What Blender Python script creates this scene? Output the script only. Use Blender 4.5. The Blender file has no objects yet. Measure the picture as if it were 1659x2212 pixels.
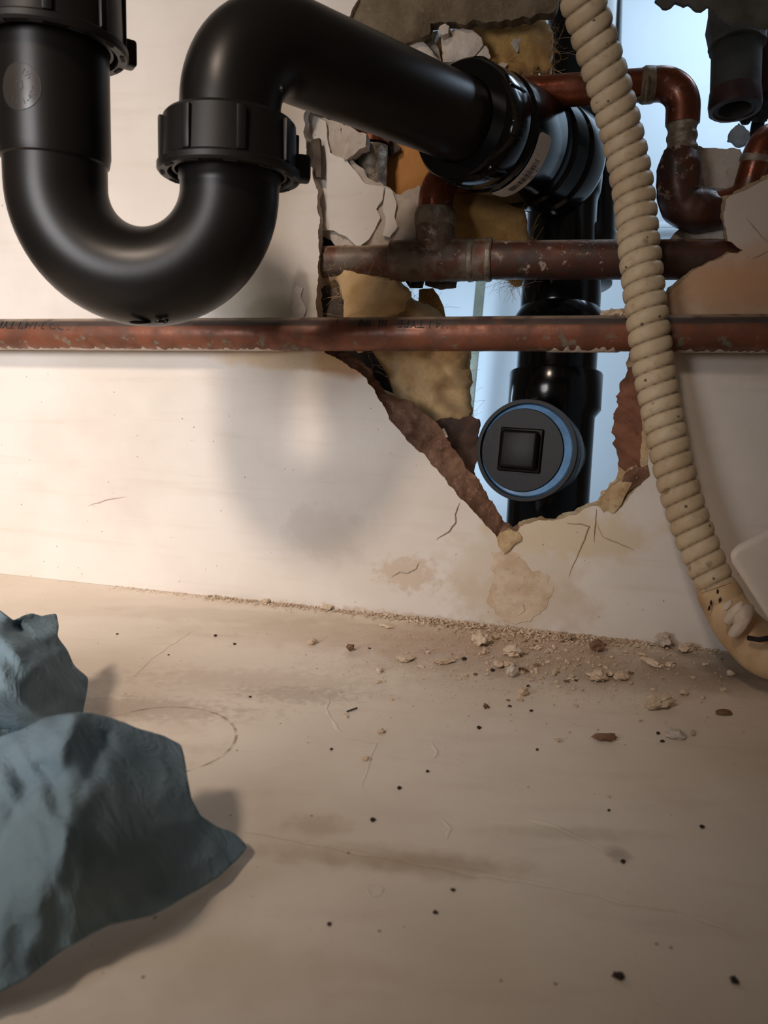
import bpy, bmesh, math, random
import numpy as np
from mathutils import Vector, Matrix, noise as mnoise
from mathutils.geometry import delaunay_2d_cdt

random.seed(7)
SC = bpy.context.scene
COL = SC.collection
V = Vector

# ------------------------------------------------------------------ camera
IW, IH, FPX = 1659.0, 2212.0, 1650.0
CAM_H = 0.165
def _cray(px, py):
    return V((px - IW / 2, -(py - IH / 2), -FPX))
_n = _cray(0, 794).cross(_cray(1659, 861)); _n.normalize()
if _n.y < 0: _n = -_n
_fwd = V((0, 0, -1)); _yc = (_fwd - _n * _fwd.dot(_n)).normalized()
_xc = _yc.cross(_n).normalized()
RW = Matrix((_xc, _yc, _n))            # camera coords -> world coords
C0 = V((0, 0, CAM_H))
cd = bpy.data.cameras.new('camera'); cam = bpy.data.objects.new('camera', cd); COL.objects.link(cam)
cam.matrix_world = Matrix.Translation(C0) @ RW.to_4x4()
cd.sensor_fit = 'VERTICAL'; cd.sensor_height = 36.0; cd.sensor_width = 27.0
cd.lens = FPX / IH * 36.0
cd.clip_start = 0.01; cd.clip_end = 50
cd.dof.use_dof = True; cd.dof.focus_distance = 0.50; cd.dof.aperture_fstop = 16
SC.camera = cam

def ray(px, py):
    return RW @ (_cray(px, py) / FPX)
def D(px, py, d):                      # a point at depth d
    return C0 + ray(px, py) * d
def F(px, py, z=0.0):                  # a point at height z over the floor
    r = ray(px, py); return C0 + r * ((z - CAM_H) / r.z)

# wall frame: u along the wall to the right, v up, w out of the wall towards the room
KW, Y0 = 0.222, 0.533
_k = math.hypot(1, KW)
WU = V((1 / _k, -KW / _k, 0)); WN = V((-KW / _k, -1 / _k, 0)); WO = V((0, Y0, 0)); ZZ = V((0, 0, 1))
def W(px, py, w=0.0):
    r = ray(px, py); t = (w - (C0 - WO).dot(WN)) / r.dot(WN); return C0 + r * t
def P2uv(p): return ((p - WO).dot(WU), p.z)
def UV(u, v, w=0.0): return WO + WU * u + ZZ * v + WN * w
def wuv(px, py, w=0.0): return P2uv(W(px, py, w))

# ------------------------------------------------------------------ view + light
vs = SC.view_settings
SC.display_settings.display_device = 'sRGB'
vs.view_transform = 'Standard'; vs.look = 'None'; vs.gamma = 1.0; vs.use_curve_mapping = False
vs.exposure = 0.0
world = bpy.data.worlds.new('world'); SC.world = world; world.use_nodes = True
world.node_tree.nodes['Background'].inputs[0].default_value = (1.0, 0.80, 0.62, 1)
world.node_tree.nodes['Background'].inputs[1].default_value = 0.06

def area(name, loc, target, size, power, col, size_y=None, spread=None):
    l = bpy.data.lights.new(name, 'AREA'); l.energy = power; l.color = col
    if size_y: l.shape = 'RECTANGLE'; l.size = size; l.size_y = size_y
    else: l.shape = 'DISK'; l.size = size
    if spread: l.spread = spread
    o = bpy.data.objects.new(name, l); COL.objects.link(o); o.location = loc
    o.rotation_euler = (V(target) - V(loc)).to_track_quat('-Z', 'Y').to_euler()
    return o
_T = D(308, 591, 0.373); _S = W(690, 1118)
_dir = (_T - _S).normalized()
KEY = _T + _dir * 1.5
area('key_lamp', KEY, W(90, 1300), 0.18, 0.95, (1.0, 0.80, 0.64), spread=math.radians(40))
area('left_fill', (-0.46, -0.16, 0.30), W(0, 850), 0.30, 1.12, (0.96, 0.94, 0.95), spread=math.radians(84))  # unseen fill added for the neutral light on the left wall
area('cavity_daylight', UV(0.30, 0.62, -0.22), UV(0.16, 0.22, -0.45), 0.22, 1.45, (0.62, 0.80, 1.0))
area('cavity_low_daylight', UV(-0.10, 0.12, -0.22), UV(0.10, 0.18, -0.45), 0.12, 0.95, (0.60, 0.78, 1.0))

# ------------------------------------------------------------------ materials
def newmat(name):
    m = bpy.data.materials.new(name); m.use_nodes = True
    nt = m.node_tree; b = nt.nodes['Principled BSDF']; return m, nt, b
def srgb(r, g, b):
    f = lambda c: (c / 255 / 12.92) if c / 255 <= 0.04045 else ((c / 255 + 0.055) / 1.055) ** 2.4
    return (f(r), f(g), f(b), 1)
class NT:
    def __init__(s, nt): s.nt = nt; s.g = nt.nodes.new('ShaderNodeNewGeometry')
    def n(s, t, **k):
        x = s.nt.nodes.new(t)
        for a, v in k.items(): setattr(x, a, v)
        return x
    def l(s, a, b): s.nt.links.new(a, b)
    @property
    def pos(s): return s.g.outputs['Position']
    def noise(s, scale, detail=4, rough=0.55, vec=None, dist=0.0):
        x = s.n('ShaderNodeTexNoise'); x.inputs['Scale'].default_value = scale; x.inputs['Detail'].default_value = detail
        x.inputs['Roughness'].default_value = rough; x.inputs['Distortion'].default_value = dist
        s.l(vec or s.pos, x.inputs['Vector']); return x.outputs['Fac']
    def voro(s, scale, rand=1.0, vec=None, feature='F1'):
        x = s.n('ShaderNodeTexVoronoi', feature=feature); x.inputs['Scale'].default_value = scale
        x.inputs['Randomness'].default_value = rand; s.l(vec or s.pos, x.inputs['Vector']); return x
    def rng(s, val, a, b, c=0.0, d=1.0, smooth=True):
        x = s.n('ShaderNodeMapRange'); x.interpolation_type = 'SMOOTHSTEP' if smooth else 'LINEAR'
        s.l(val, x.inputs[0])
        for i, v in enumerate((a, b, c, d)): x.inputs[i + 1].default_value = v
        return x.outputs[0]
    def math(s, op, a, b=None, clamp=False):
        x = s.n('ShaderNodeMath', operation=op); x.use_clamp = clamp
        for i, v in enumerate((a, b)):
            if v is None: continue
            if isinstance(v, (int, float)): x.inputs[i].default_value = v
            else: s.l(v, x.inputs[i])
        return x.outputs[0]
    def mix(s, fac, a, b, mode='MIX'):
        x = s.n('ShaderNodeMix', data_type='RGBA', blend_type=mode)
        for k, v in ((0, fac), (6, a), (7, b)):
            if isinstance(v, (int, float)): x.inputs[k].default_value = v
            elif isinstance(v, tuple): x.inputs[k].default_value = v
            else: s.l(v, x.inputs[k])
        return x.outputs[2]
    def blob(s, c, rx, ry, rz, edge=0.35, wob=0.6, scale=60):
        """mask of a stain or of painted glow or shade: an ellipsoid about c with a noisy rim"""
        sub = s.n('ShaderNodeVectorMath', operation='SUBTRACT'); s.l(s.pos, sub.inputs[0]); sub.inputs[1].default_value = c
        dv = s.n('ShaderNodeVectorMath', operation='DIVIDE'); s.l(sub.outputs[0], dv.inputs[0]); dv.inputs[1].default_value = (rx, ry, rz)
        ln = s.n('ShaderNodeVectorMath', operation='LENGTH'); s.l(dv.outputs[0], ln.inputs[0])
        nn = s.math('MULTIPLY', s.math('SUBTRACT', s.noise(scale, 5), 0.5), wob * 2)
        return s.rng(s.math('ADD', ln.outputs['Value'], nn), 1.0 + edge, 1.0 - edge)
    def bump(s, b, h, strength, dist=0.001, prev=None):
        x = s.n('ShaderNodeBump'); x.inputs['Strength'].default_value = strength; x.inputs['Distance'].default_value = dist
        s.l(h, x.inputs['Height'])
        if prev is not None: s.l(prev, x.inputs['Normal'])
        if b is not None: s.l(x.outputs[0], b.inputs['Normal'])
        return x.outputs[0]

def setb(b, rough=0.5, metal=0.0, spec=0.5, coat=0.0):
    b.inputs['Roughness'].default_value = rough; b.inputs['Metallic'].default_value = metal
    b.inputs['Specular IOR Level'].default_value = spec; b.inputs['Coat Weight'].default_value = coat

def m_paint_wall():
    m, nt, b = newmat('wall_paint'); q = NT(nt)
    c = q.mix(q.rng(q.noise(9, 4), 0.35, 0.7), srgb(222, 216, 210), srgb(210, 202, 193))
    # greasy wiped streaks
    mp = q.n('ShaderNodeMapping'); q.l(q.pos, mp.inputs[0]); mp.inputs['Scale'].default_value = (8, 8, 90)
    c = q.mix(q.math('MULTIPLY', q.rng(q.noise(1.4, 5, vec=mp.outputs[0]), 0.52, 0.75), 0.25), c, srgb(196, 184, 170))
    def st(px, py, rx, rz, col, f, **k):
        nonlocal c
        p = W(px, py); c = q.mix(q.math('MULTIPLY', q.blob(p, rx, 0.03, rz, **k), f), c, srgb(*col))
    st(745, 785, 0.022, 0.010, (176, 128, 70), 0.75, wob=0.5)
    st(620, 775, 0.05, 0.007, (200, 170, 125), 0.6)
    st(600, 668, 0.022, 0.010, (158, 140, 96), 0.8, wob=0.9)
    st(560, 640, 0.05, 0.02, (196, 186, 166), 0.6)
    st(648, 640, 0.006, 0.018, (150, 138, 130), 0.7)
    st(1560, 620, 0.060, 0.022, (204, 142, 78), 0.75, edge=0.7)  # orange light reflected on the right wall, painted into its colour
    st(1640, 600, 0.03, 0.016, (204, 128, 60), 0.5, edge=0.7)  # more of the painted orange glow
    st(1600, 720, 0.10, 0.02, (160, 130, 100), 0.5, edge=0.8)
    st(1600, 480, 0.05, 0.05, (170, 150, 130), 0.5, edge=0.8)
    st(1110, 1230, 0.045, 0.030, (200, 184, 160), 0.5, wob=1.0)
    st(1130, 1300, 0.055, 0.018, (194, 176, 152), 0.5, wob=1.0)
    st(1230, 1150, 0.05, 0.016, (206, 188, 156), 0.7, wob=1.0)
    st(880, 1240, 0.02, 0.012, (188, 166, 142), 0.6, wob=1.2, scale=180)
    st(900, 1345, 0.20, 0.006, (176, 150, 122), 0.5, wob=1.2, scale=200)
    st(700, 1150, 0.03, 0.02, (170, 160, 152), 0.25, wob=1.0)
    # grey/brown scratch smears and tiny specks
    v = q.voro(330, 1.0); sel = q.rng(v.outputs['Color'], 0.80, 0.82) if False else None
    sepc = q.n('ShaderNodeSeparateColor'); q.l(v.outputs['Color'], sepc.inputs[0])
    dots = q.math('MULTIPLY', q.rng(v.outputs['Distance'], 0.20, 0.10), q.rng(sepc.outputs[0], 0.955, 0.96))
    dots = q.math('MULTIPLY', dots, q.rng(q.noise(14, 3), 0.42, 0.55))
    c = q.mix(q.math('MULTIPLY', dots, 0.8), c, srgb(86, 66, 50))
    mp2 = q.n('ShaderNodeMapping'); q.l(q.pos, mp2.inputs[0]); mp2.inputs['Scale'].default_value = (90, 90, 190); mp2.inputs['Rotation'].default_value = (0, 0.5, 0)
    sm = q.math('MULTIPLY', q.rng(q.noise(1.0, 6, 0.7, vec=mp2.outputs[0]), 0.66, 0.72), q.rng(q.noise(22, 2), 0.56, 0.66))
    c = q.mix(q.math('MULTIPLY', sm, 0.5), c, srgb(120, 98, 80))
    nt.links.new(c, b.inputs['Base Color']); setb(b, 0.55, 0, 0.25)
    n1 = q.bump(None, q.noise(35, 3), 0.35, 0.002)
    q.bump(b, q.noise(260, 5, 0.6), 0.25, 0.0006, n1)
    return m

def m_floor():
    m, nt, b = newmat('floor_paint'); q = NT(nt)
    c = q.mix(q.rng(q.noise(7, 5), 0.35, 0.68), srgb(224, 213, 199), srgb(212, 199, 183))
    mp = q.n('ShaderNodeMapping'); q.l(q.pos, mp.inputs[0]); mp.inputs['Scale'].default_value = (14, 60, 14); mp.inputs['Rotation'].default_value = (0, 0, 0.12)
    c = q.mix(q.math('MULTIPLY', q.rng(q.noise(1.2, 5, vec=mp.outputs[0]), 0.50, 0.72), 0.35), c, srgb(204, 186, 176))
    def st(px, py, rx, ry, col, f, **k):
        nonlocal c
        k.setdefault('edge', 0.6); c = q.mix(q.math('MULTIPLY', q.blob(F(px, py), rx, ry, 0.03, **k), f * 0.6), c, srgb(*col))
    st(1080, 1400, 0.085, 0.040, (150, 112, 80), 0.75, edge=0.6)
    st(1250, 1440, 0.12, 0.035, (158, 130, 106), 0.6, edge=0.6)
    st(760, 1370, 0.10, 0.028, (172, 142, 110), 0.6, edge=0.6)
    st(500, 1330, 0.09, 0.014, (170, 152, 126), 0.5, wob=0.9)
    st(640, 1500, 0.028, 0.010, (128, 100, 92), 0.55, wob=1.6, scale=240)
    st(560, 1470, 0.06, 0.016, (150, 126, 110), 0.4, wob=1.4, scale=160)
    st(300, 1530, 0.05, 0.012, (124, 92, 76), 0.55, wob=1.5, scale=200)
    st(680, 1780, 0.012, 0.006, (150, 112, 72), 0.5, wob=1.0, scale=160)
    st(800, 1850, 0.035, 0.006, (150, 124, 84), 0.5, wob=1.0, scale=120)
    st(940, 1870, 0.030, 0.006, (146, 120, 82), 0.6, wob=1.0, scale=120)
    st(1230, 1800, 0.03, 0.004, (150, 130, 96), 0.45, wob=0.9, scale=120)
    st(1335, 1845, 0.004, 0.004, (120, 86, 62), 0.7, wob=0.9, scale=300)
    st(1640, 1440, 0.05, 0.03, (60, 46, 34), 0.9, edge=0.6)  # shadow under the hose cuff, painted into the floor colour
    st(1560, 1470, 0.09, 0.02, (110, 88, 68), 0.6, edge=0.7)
    st(480, 2080, 0.03, 0.012, (170, 142, 108), 0.35, wob=1.2)
    # ring left by a tin
    rc = F(345, 1595); e1 = F(508, 1600)
    sub = q.n('ShaderNodeVectorMath', operation='DISTANCE'); q.l(q.pos, sub.inputs[0]); sub.inputs[1].default_value = rc
    rr = (e1 - rc).length
    dd = q.math('ABSOLUTE', q.math('SUBTRACT', sub.outputs['Value'], rr))
    ringm = q.math('MULTIPLY', q.rng(dd, 0.0011, 0.0003), q.rng(q.noise(90, 4), 0.34, 0.6))
    inside = q.math('MULTIPLY', q.rng(sub.outputs['Value'], rr, rr - 0.004), q.rng(q.noise(30, 4), 0.4, 0.75))
    c = q.mix(q.math('MULTIPLY', inside, 0.40), c, srgb(170, 138, 102))
    c = q.mix(q.math('MULTIPLY', ringm, 0.75), c, srgb(126, 92, 66))
    # grit stuck in the paint, small dark specks
    v = q.voro(260, 1.0); s3 = q.n('ShaderNodeSeparateColor'); q.l(v.outputs['Color'], s3.inputs[0])
    dots = q.math('MULTIPLY', q.rng(v.outputs['Distance'], 0.22, 0.10), q.rng(s3.outputs[0], 0.972, 0.975))
    c = q.mix(q.math('MULTIPLY', dots, 0.7), c, srgb(70, 54, 42))
    fine = q.math('MULTIPLY', q.rng(q.noise(420, 4, 0.7), 0.60, 0.70), q.rng(q.noise(18, 3), 0.48, 0.66))
    c = q.mix(q.math('MULTIPLY', fine, 0.30), c, srgb(110, 84, 64))
    nt.links.new(c, b.inputs['Base Color']); setb(b, 0.46, 0, 0.4)
    n1 = q.bump(None, q.noise(24, 3), 0.35, 0.003)
    q.bump(b, q.noise(200, 5, 0.6), 0.22, 0.0007, n1)
    return m

def m_simple(name, c1, c2=None, rough=0.6, metal=0, spec=0.5, scale=60, bump=0.3, bscale=200, bdist=0.001, coat=0, lo=0.35, hi=0.65):
    m, nt, b = newmat(name); q = NT(nt)
    c = q.mix(q.rng(q.noise(scale, 5), lo, hi), srgb(*c1), srgb(*(c2 or c1)))
    nt.links.new(c, b.inputs['Base Color']); setb(b, rough, metal, spec, coat)
    if bump: q.bump(b, q.noise(bscale, 6, 0.65), bump, bdist)
    return m

def m_copper(name, c1, c2, gf=0.65, glo=0.50, grime=(60, 46, 38), patina=0.0, splat=0.0, soot=False, rough=0.34, metal=0.75, dust=0.35, paint_under=False):
    m, nt, b = newmat(name); q = NT(nt)
    uvn = q.n('ShaderNodeUVMap'); sx = q.n('ShaderNodeSeparateXYZ'); q.l(uvn.outputs[0], sx.inputs[0])
    c = q.mix(q.rng(q.noise(45, 5), 0.35, 0.65), srgb(*c1), srgb(*c2))
    g = q.rng(q.noise(80, 6, 0.65), glo, glo + 0.18)
    c = q.mix(q.math('MULTIPLY', g, gf), c, srgb(*grime))
    met = q.math('SUBTRACT', metal, q.math('MULTIPLY', g, metal * 0.7))
    up = q.n('ShaderNodeSeparateXYZ'); q.l(q.g.outputs['Normal'], up.inputs[0])
    if patina:
        p = q.math('MULTIPLY', q.rng(q.noise(110, 6, 0.7), 0.56, 0.64), patina)
        p = q.math('MULTIPLY', p, q.rng(up.outputs['Z'], 0.1, -0.5))
        c = q.mix(p, c, srgb(112, 140, 128)); met = q.math('MULTIPLY', met, q.math('SUBTRACT', 1.0, p))
    if soot:                                # dark tarnished band printed along the upper front
        s = q.math('MULTIPLY', q.rng(up.outputs['Z'], 0.38, 0.50), q.rng(q.noise(22, 3), 0.28, 0.42))
        c = q.mix(q.math('MULTIPLY', s, 0.92), c, srgb(62, 54, 52)); met = q.math('MULTIPLY', met, q.math('SUBTRACT', 1.0, q.math('MULTIPLY', s, 0.8)))
    if dust:
        d = q.math('MULTIPLY', q.rng(up.outputs['Z'], 0.72, 0.9), q.rng(q.noise(70, 5), 0.3, 0.55))
        d = q.math('MULTIPLY', d, dust)
        c = q.mix(d, c, srgb(172, 148, 124)); met = q.math('MULTIPLY', met, q.math('SUBTRACT', 1.0, d))
    if splat:
        s = q.math('MULTIPLY', q.rng(q.noise(170, 7, 0.7), 0.565, 0.60), splat)
        s2 = q.math('MULTIPLY', s, q.rng(q.noise(34, 2), 0.50, 0.60))
        c = q.mix(s2, c, srgb(176, 160, 144)); met = q.math('MULTIPLY', met, q.math('SUBTRACT', 1.0, s2))
    nt.links.new(c, b.inputs['Base Color']); nt.links.new(met, b.inputs['Metallic'])
    setb(b, rough, metal); nt.links.new(met, b.inputs['Metallic'])
    nt.links.new(q.rng(q.noise(90, 4), 0.3, 0.7, rough - 0.08, rough + 0.2), b.inputs['Roughness'])
    q.bump(b, q.noise(260, 5, 0.65), 0.25, 0.0006)
    return m

def m_hose():
    m, nt, b = newmat('hose_plastic'); q = NT(nt)
    c = q.mix(q.rng(q.noise(30, 5), 0.35, 0.7), srgb(200, 182, 154), srgb(182, 160, 130))
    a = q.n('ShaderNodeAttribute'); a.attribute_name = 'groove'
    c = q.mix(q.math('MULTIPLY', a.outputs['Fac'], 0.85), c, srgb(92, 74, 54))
    v = q.voro(95, 1.0); s3 = q.n('ShaderNodeSeparateColor'); q.l(v.outputs['Color'], s3.inputs[0])
    wd = q.math('ADD', v.outputs['Distance'], q.math('MULTIPLY', q.math('SUBTRACT', q.noise(500, 3), 0.5), 0.25))
    dots = q.math('MULTIPLY', q.rng(wd, 0.30, 0.16), q.rng(s3.outputs[0], 0.87, 0.89))
    c = q.mix(q.math('MULTIPLY', dots, 0.55), c, srgb(96, 72, 50))
    v2 = q.voro(210, 1.0); s4 = q.n('ShaderNodeSeparateColor'); q.l(v2.outputs['Color'], s4.inputs[0])
    d2 = q.math('MULTIPLY', q.rng(v2.outputs['Distance'], 0.26, 0.14), q.rng(s4.outputs[0], 0.94, 0.95))
    c = q.mix(q.math('MULTIPLY', d2, 0.85), c, srgb(50, 34, 24))
    dirt = q.math('MULTIPLY', q.rng(q.noise(160, 6, 0.7), 0.52, 0.68), 0.35)
    c = q.mix(dirt, c, srgb(140, 112, 82))
    nt.links.new(c, b.inputs['Base Color']); setb(b, 0.5, 0, 0.4)
    q.bump(b, q.noise(240, 5), 0.25, 0.0006)
    return m

def m_fibre(name, c1, c2, c3):
    m, nt, b = newmat(name); q = NT(nt)
    c = q.mix(q.rng(q.noise(40, 5, 0.6, dist=1.0), 0.3, 0.7), srgb(*c1), srgb(*c2))
    c = q.mix(q.math('MULTIPLY', q.rng(q.noise(70, 6, 0.7), 0.52, 0.7), 0.55), c, srgb(*c3))
    nt.links.new(c, b.inputs['Base Color']); setb(b, 0.95, 0, 0.1)
    b.inputs['Sheen Weight'].default_value = 0.25; b.inputs['Sheen Roughness'].default_value = 0.6
    mp = q.n('ShaderNodeMapping'); q.l(q.pos, mp.inputs[0]); mp.inputs['Scale'].default_value = (300, 300, 700); mp.inputs['Rotation'].default_value = (0.3, 0.7, 0)
    q.bump(b, q.noise(1.0, 7, 0.75, vec=mp.outputs[0], dist=2.0), 0.55, 0.0016)
    return m

def m_rough_plaster(name, c1, c2, c3, bump=0.9):
    m, nt, b = newmat(name); q = NT(nt)
    c = q.mix(q.rng(q.noise(60, 6, 0.65), 0.35, 0.65), srgb(*c1), srgb(*c2))
    c = q.mix(q.math('MULTIPLY', q.rng(q.noise(220, 6, 0.7), 0.55, 0.68), 0.6), c, srgb(*c3))
    nt.links.new(c, b.inputs['Base Color']); setb(b, 0.93, 0, 0.15)
    n1 = q.bump(None, q.noise(110, 7, 0.7), bump, 0.003)
    q.bump(b, q.noise(600, 5, 0.7), 0.5, 0.0008, n1)
    return m

def m_towel():
    m, nt, b = newmat('blue_paper'); q = NT(nt)
    c = q.mix(q.rng(q.noise(35, 5), 0.35, 0.68), srgb(122, 144, 158), srgb(108, 130, 144))
    c = q.mix(q.math('MULTIPLY', q.rng(q.noise(14, 4), 0.5, 0.72), 0.5), c, srgb(104, 120, 122))
    v = q.voro(120); s3 = q.n('ShaderNodeSeparateColor'); q.l(v.outputs['Color'], s3.inputs[0])
    d = q.math('MULTIPLY', q.rng(v.outputs['Distance'], 0.2, 0.08), q.rng(s3.outputs[0], 0.975, 0.98))
    c = q.mix(q.math('MULTIPLY', d, 0.6), c, srgb(40, 50, 54))
    nt.links.new(c, b.inputs['Base Color']); setb(b, 0.92, 0, 0.1)
    n1 = q.bump(None, q.noise(120, 4, 0.5, dist=0.3), 0.12, 0.001)
    mw = q.n('ShaderNodeMapping'); q.l(q.pos, mw.inputs[0]); mw.inputs['Scale'].default_value = (60, 60, 25); mw.inputs['Rotation'].default_value = (0.2, 0.5, 0.4)
    wr = q.math('ABSOLUTE', q.math('SUBTRACT', q.noise(1.0, 4, 0.6, vec=mw.outputs[0], dist=0.8), 0.5))
    n2 = q.bump(None, q.rng(wr, 0.0, 0.10), 0.30, 0.0012, n1)
    q.bump(b, q.noise(900, 3, 0.6), 0.3, 0.0004, n2)
    return m

M = dict(
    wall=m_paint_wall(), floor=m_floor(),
    rear=m_simple('rear_wall_paint', (214, 222, 226), (204, 214, 220), 0.6, scale=5, bump=0.05),
    trap=m_simple('satin_black_plastic', (20, 17, 15), (16, 14, 13), 0.36, spec=0.30, scale=20, bump=0.06, bscale=60),
    nut=m_simple('moulded_black_plastic', (24, 21, 19), (18, 16, 15), 0.42, spec=0.32, scale=20, bump=0.10, bscale=120, bdist=0.0008),
    gloss=m_simple('gloss_black_plastic', (8, 8, 9), (6, 6, 7), 0.16, spec=0.36, scale=20, bump=0.06, bscale=50),
    plug=m_simple('plug_black_plastic', (12, 10, 9), (9, 8, 8), 0.40, spec=0.18, scale=40, bump=0.15, bscale=90),
    blue=m_simple('blue_cement', (92, 140, 190), (76, 118, 160), 0.35, scale=80, bump=0.3, bscale=160),
    copper=m_copper('copper_long', (128, 76, 54), (98, 60, 44), grime=(80, 60, 50), patina=0.45, soot=True, rough=0.42, metal=0.25, dust=0.6),
    copper_dirty=m_copper('copper_dirty', (88, 50, 38), (66, 40, 32), grime=(52, 42, 36), splat=0.7, gf=0.8, glo=0.44, rough=0.40, metal=0.3, dust=0.5),
    copper_splat=m_copper('copper_caked', (104, 62, 48), (88, 66, 54), grime=(112, 100, 88), gf=0.9, glo=0.38, splat=1.0, rough=0.5, metal=0.2, dust=0.8),
    copper_bright=m_copper('copper_bright', (140, 74, 48), (104, 58, 42), grime=(66, 46, 36), splat=0.3, rough=0.26, metal=0.7, dust=0.3),
    solder=m_simple('grey_solder', (150, 140, 126), (106, 92, 78), 0.42, metal=0.35, scale=120, bump=0.8, bscale=180, bdist=0.0015),
    hose=m_hose(),
    cuff=m_simple('cuff_plastic', (204, 178, 140), (180, 148, 112), 0.5, scale=50, bump=0.25, bscale=180),
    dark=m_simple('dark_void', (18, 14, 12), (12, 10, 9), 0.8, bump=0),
    white=m_simple('white_plastic', (226, 216, 206), (216, 204, 192), 0.4, scale=16, bump=0.1, bscale=160),
    putty=m_simple('white_putty', (214, 200, 184), (196, 180, 164), 0.6, scale=90, bump=0.4, bscale=180),
    core=m_rough_plaster('broken_plaster_core', (142, 110, 92), (112, 82, 66), (176, 148, 126)),
    plaster=m_rough_plaster('plaster_white', (206, 196, 186), (190, 176, 162), (168, 150, 136), 0.6),
    crumb=m_rough_plaster('crumb_plaster', (214, 196, 174), (196, 172, 146), (172, 144, 118), 0.4),
    pinkcrumb=m_rough_plaster('crumb_brown', (136, 106, 84), (108, 82, 64), (160, 134, 112), 0.4),
    cream=m_rough_plaster('torn_cream_plaster', (204, 182, 146), (182, 154, 118), (150, 118, 88), 0.7),
    brownpaper=m_simple('brown_paper', (128, 84, 62), (104, 66, 48), 0.8, scale=60, bump=0.5, bscale=120, bdist=0.002),
    mortar=m_rough_plaster('old_mortar', (126, 112, 92), (104, 90, 72), (152, 128, 106), 1.0),
    fibre=m_fibre('yellow_fibreglass', (244, 210, 160), (228, 190, 134), (196, 154, 104)),
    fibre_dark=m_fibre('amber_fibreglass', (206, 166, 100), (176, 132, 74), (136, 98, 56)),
    wood=m_simple('dark_split_wood', (74, 52, 40), (50, 36, 29), 0.85, scale=90, bump=0.7, bscale=90, bdist=0.003),
    kraft=m_simple('grey_kraft', (96, 86, 76), (70, 60, 52), 0.85, scale=90, bump=0.7, bscale=90, bdist=0.003),
    orange=m_simple('orange_board', (206, 146, 78), (184, 120, 60), 0.75, scale=30, bump=0.2),
    towel=m_towel(),
    lagging=m_simple('grey_lagging', (92, 88, 82), (74, 70, 64), 0.85, scale=60, bump=0.5, bscale=80, bdist=0.002),
    foam=m_simple('dark_foam', (62, 60, 58), (48, 46, 44), 0.8, scale=60, bump=0.3),
    redpipe=m_simple('dark_red_copper', (66, 34, 28), (48, 26, 22), 0.5, metal=0.3, scale=50, bump=0.2),
    speck=m_simple('dark_dirt', (46, 34, 26), (30, 22, 18), 0.8, bump=0.3),
    strip=m_simple('olive_strip', (132, 136, 120), (110, 114, 100), 0.6, scale=40, bump=0.2),
    plaster_backlit=m_rough_plaster('backlit_plaster', (176, 182, 190), (150, 156, 166), (128, 130, 138), 0.9),  # plaster tinted darker and bluer, backlight put into the colour
    label=m_simple('label_paper', (206, 194, 184), (200, 188, 178), 0.5, scale=40, bump=0),
    ink=m_simple('black_ink', (26, 22, 22), (20, 18, 18), 0.6, bump=0),
    sticker=m_simple('clear_grey_film', (52, 47, 43), (46, 42, 39), 0.24, spec=0.6, scale=30, bump=0),
    crack=m_simple('crack_line', (182, 158, 132), (160, 134, 108), 0.9, scale=100, bump=0.2),
)

# ------------------------------------------------------------------ mesh helpers
def finish(name, bm, mat, parent=None, smooth=True, angle=38, mats=None):
    bmesh.ops.recalc_face_normals(bm, faces=bm.faces)
    me = bpy.data.meshes.new(name); bm.to_mesh(me); bm.free()
    for mm in (mats or [mat]): me.materials.append(mm)
    if smooth:
        me.shade_smooth(); me.set_sharp_from_angle(angle=math.radians(angle))
    o = bpy.data.objects.new(name, me); COL.objects.link(o)
    if parent is not None:
        o.parent = parent; o.matrix_parent_inverse = Matrix.Translation(-parent.location)
    return o
def tag(o, label=None, cat=None, group=None, kind=None):
    if label: o['label'] = label
    if cat: o['category'] = cat
    if group: o['group'] = group
    if kind: o['kind'] = kind
    return o
def thing(name, loc, label, cat, group=None):
    o = bpy.data.objects.new(name, None); COL.objects.link(o); o.location = loc; o.empty_display_size = 0.01
    return tag(o, label, cat, group)

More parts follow.
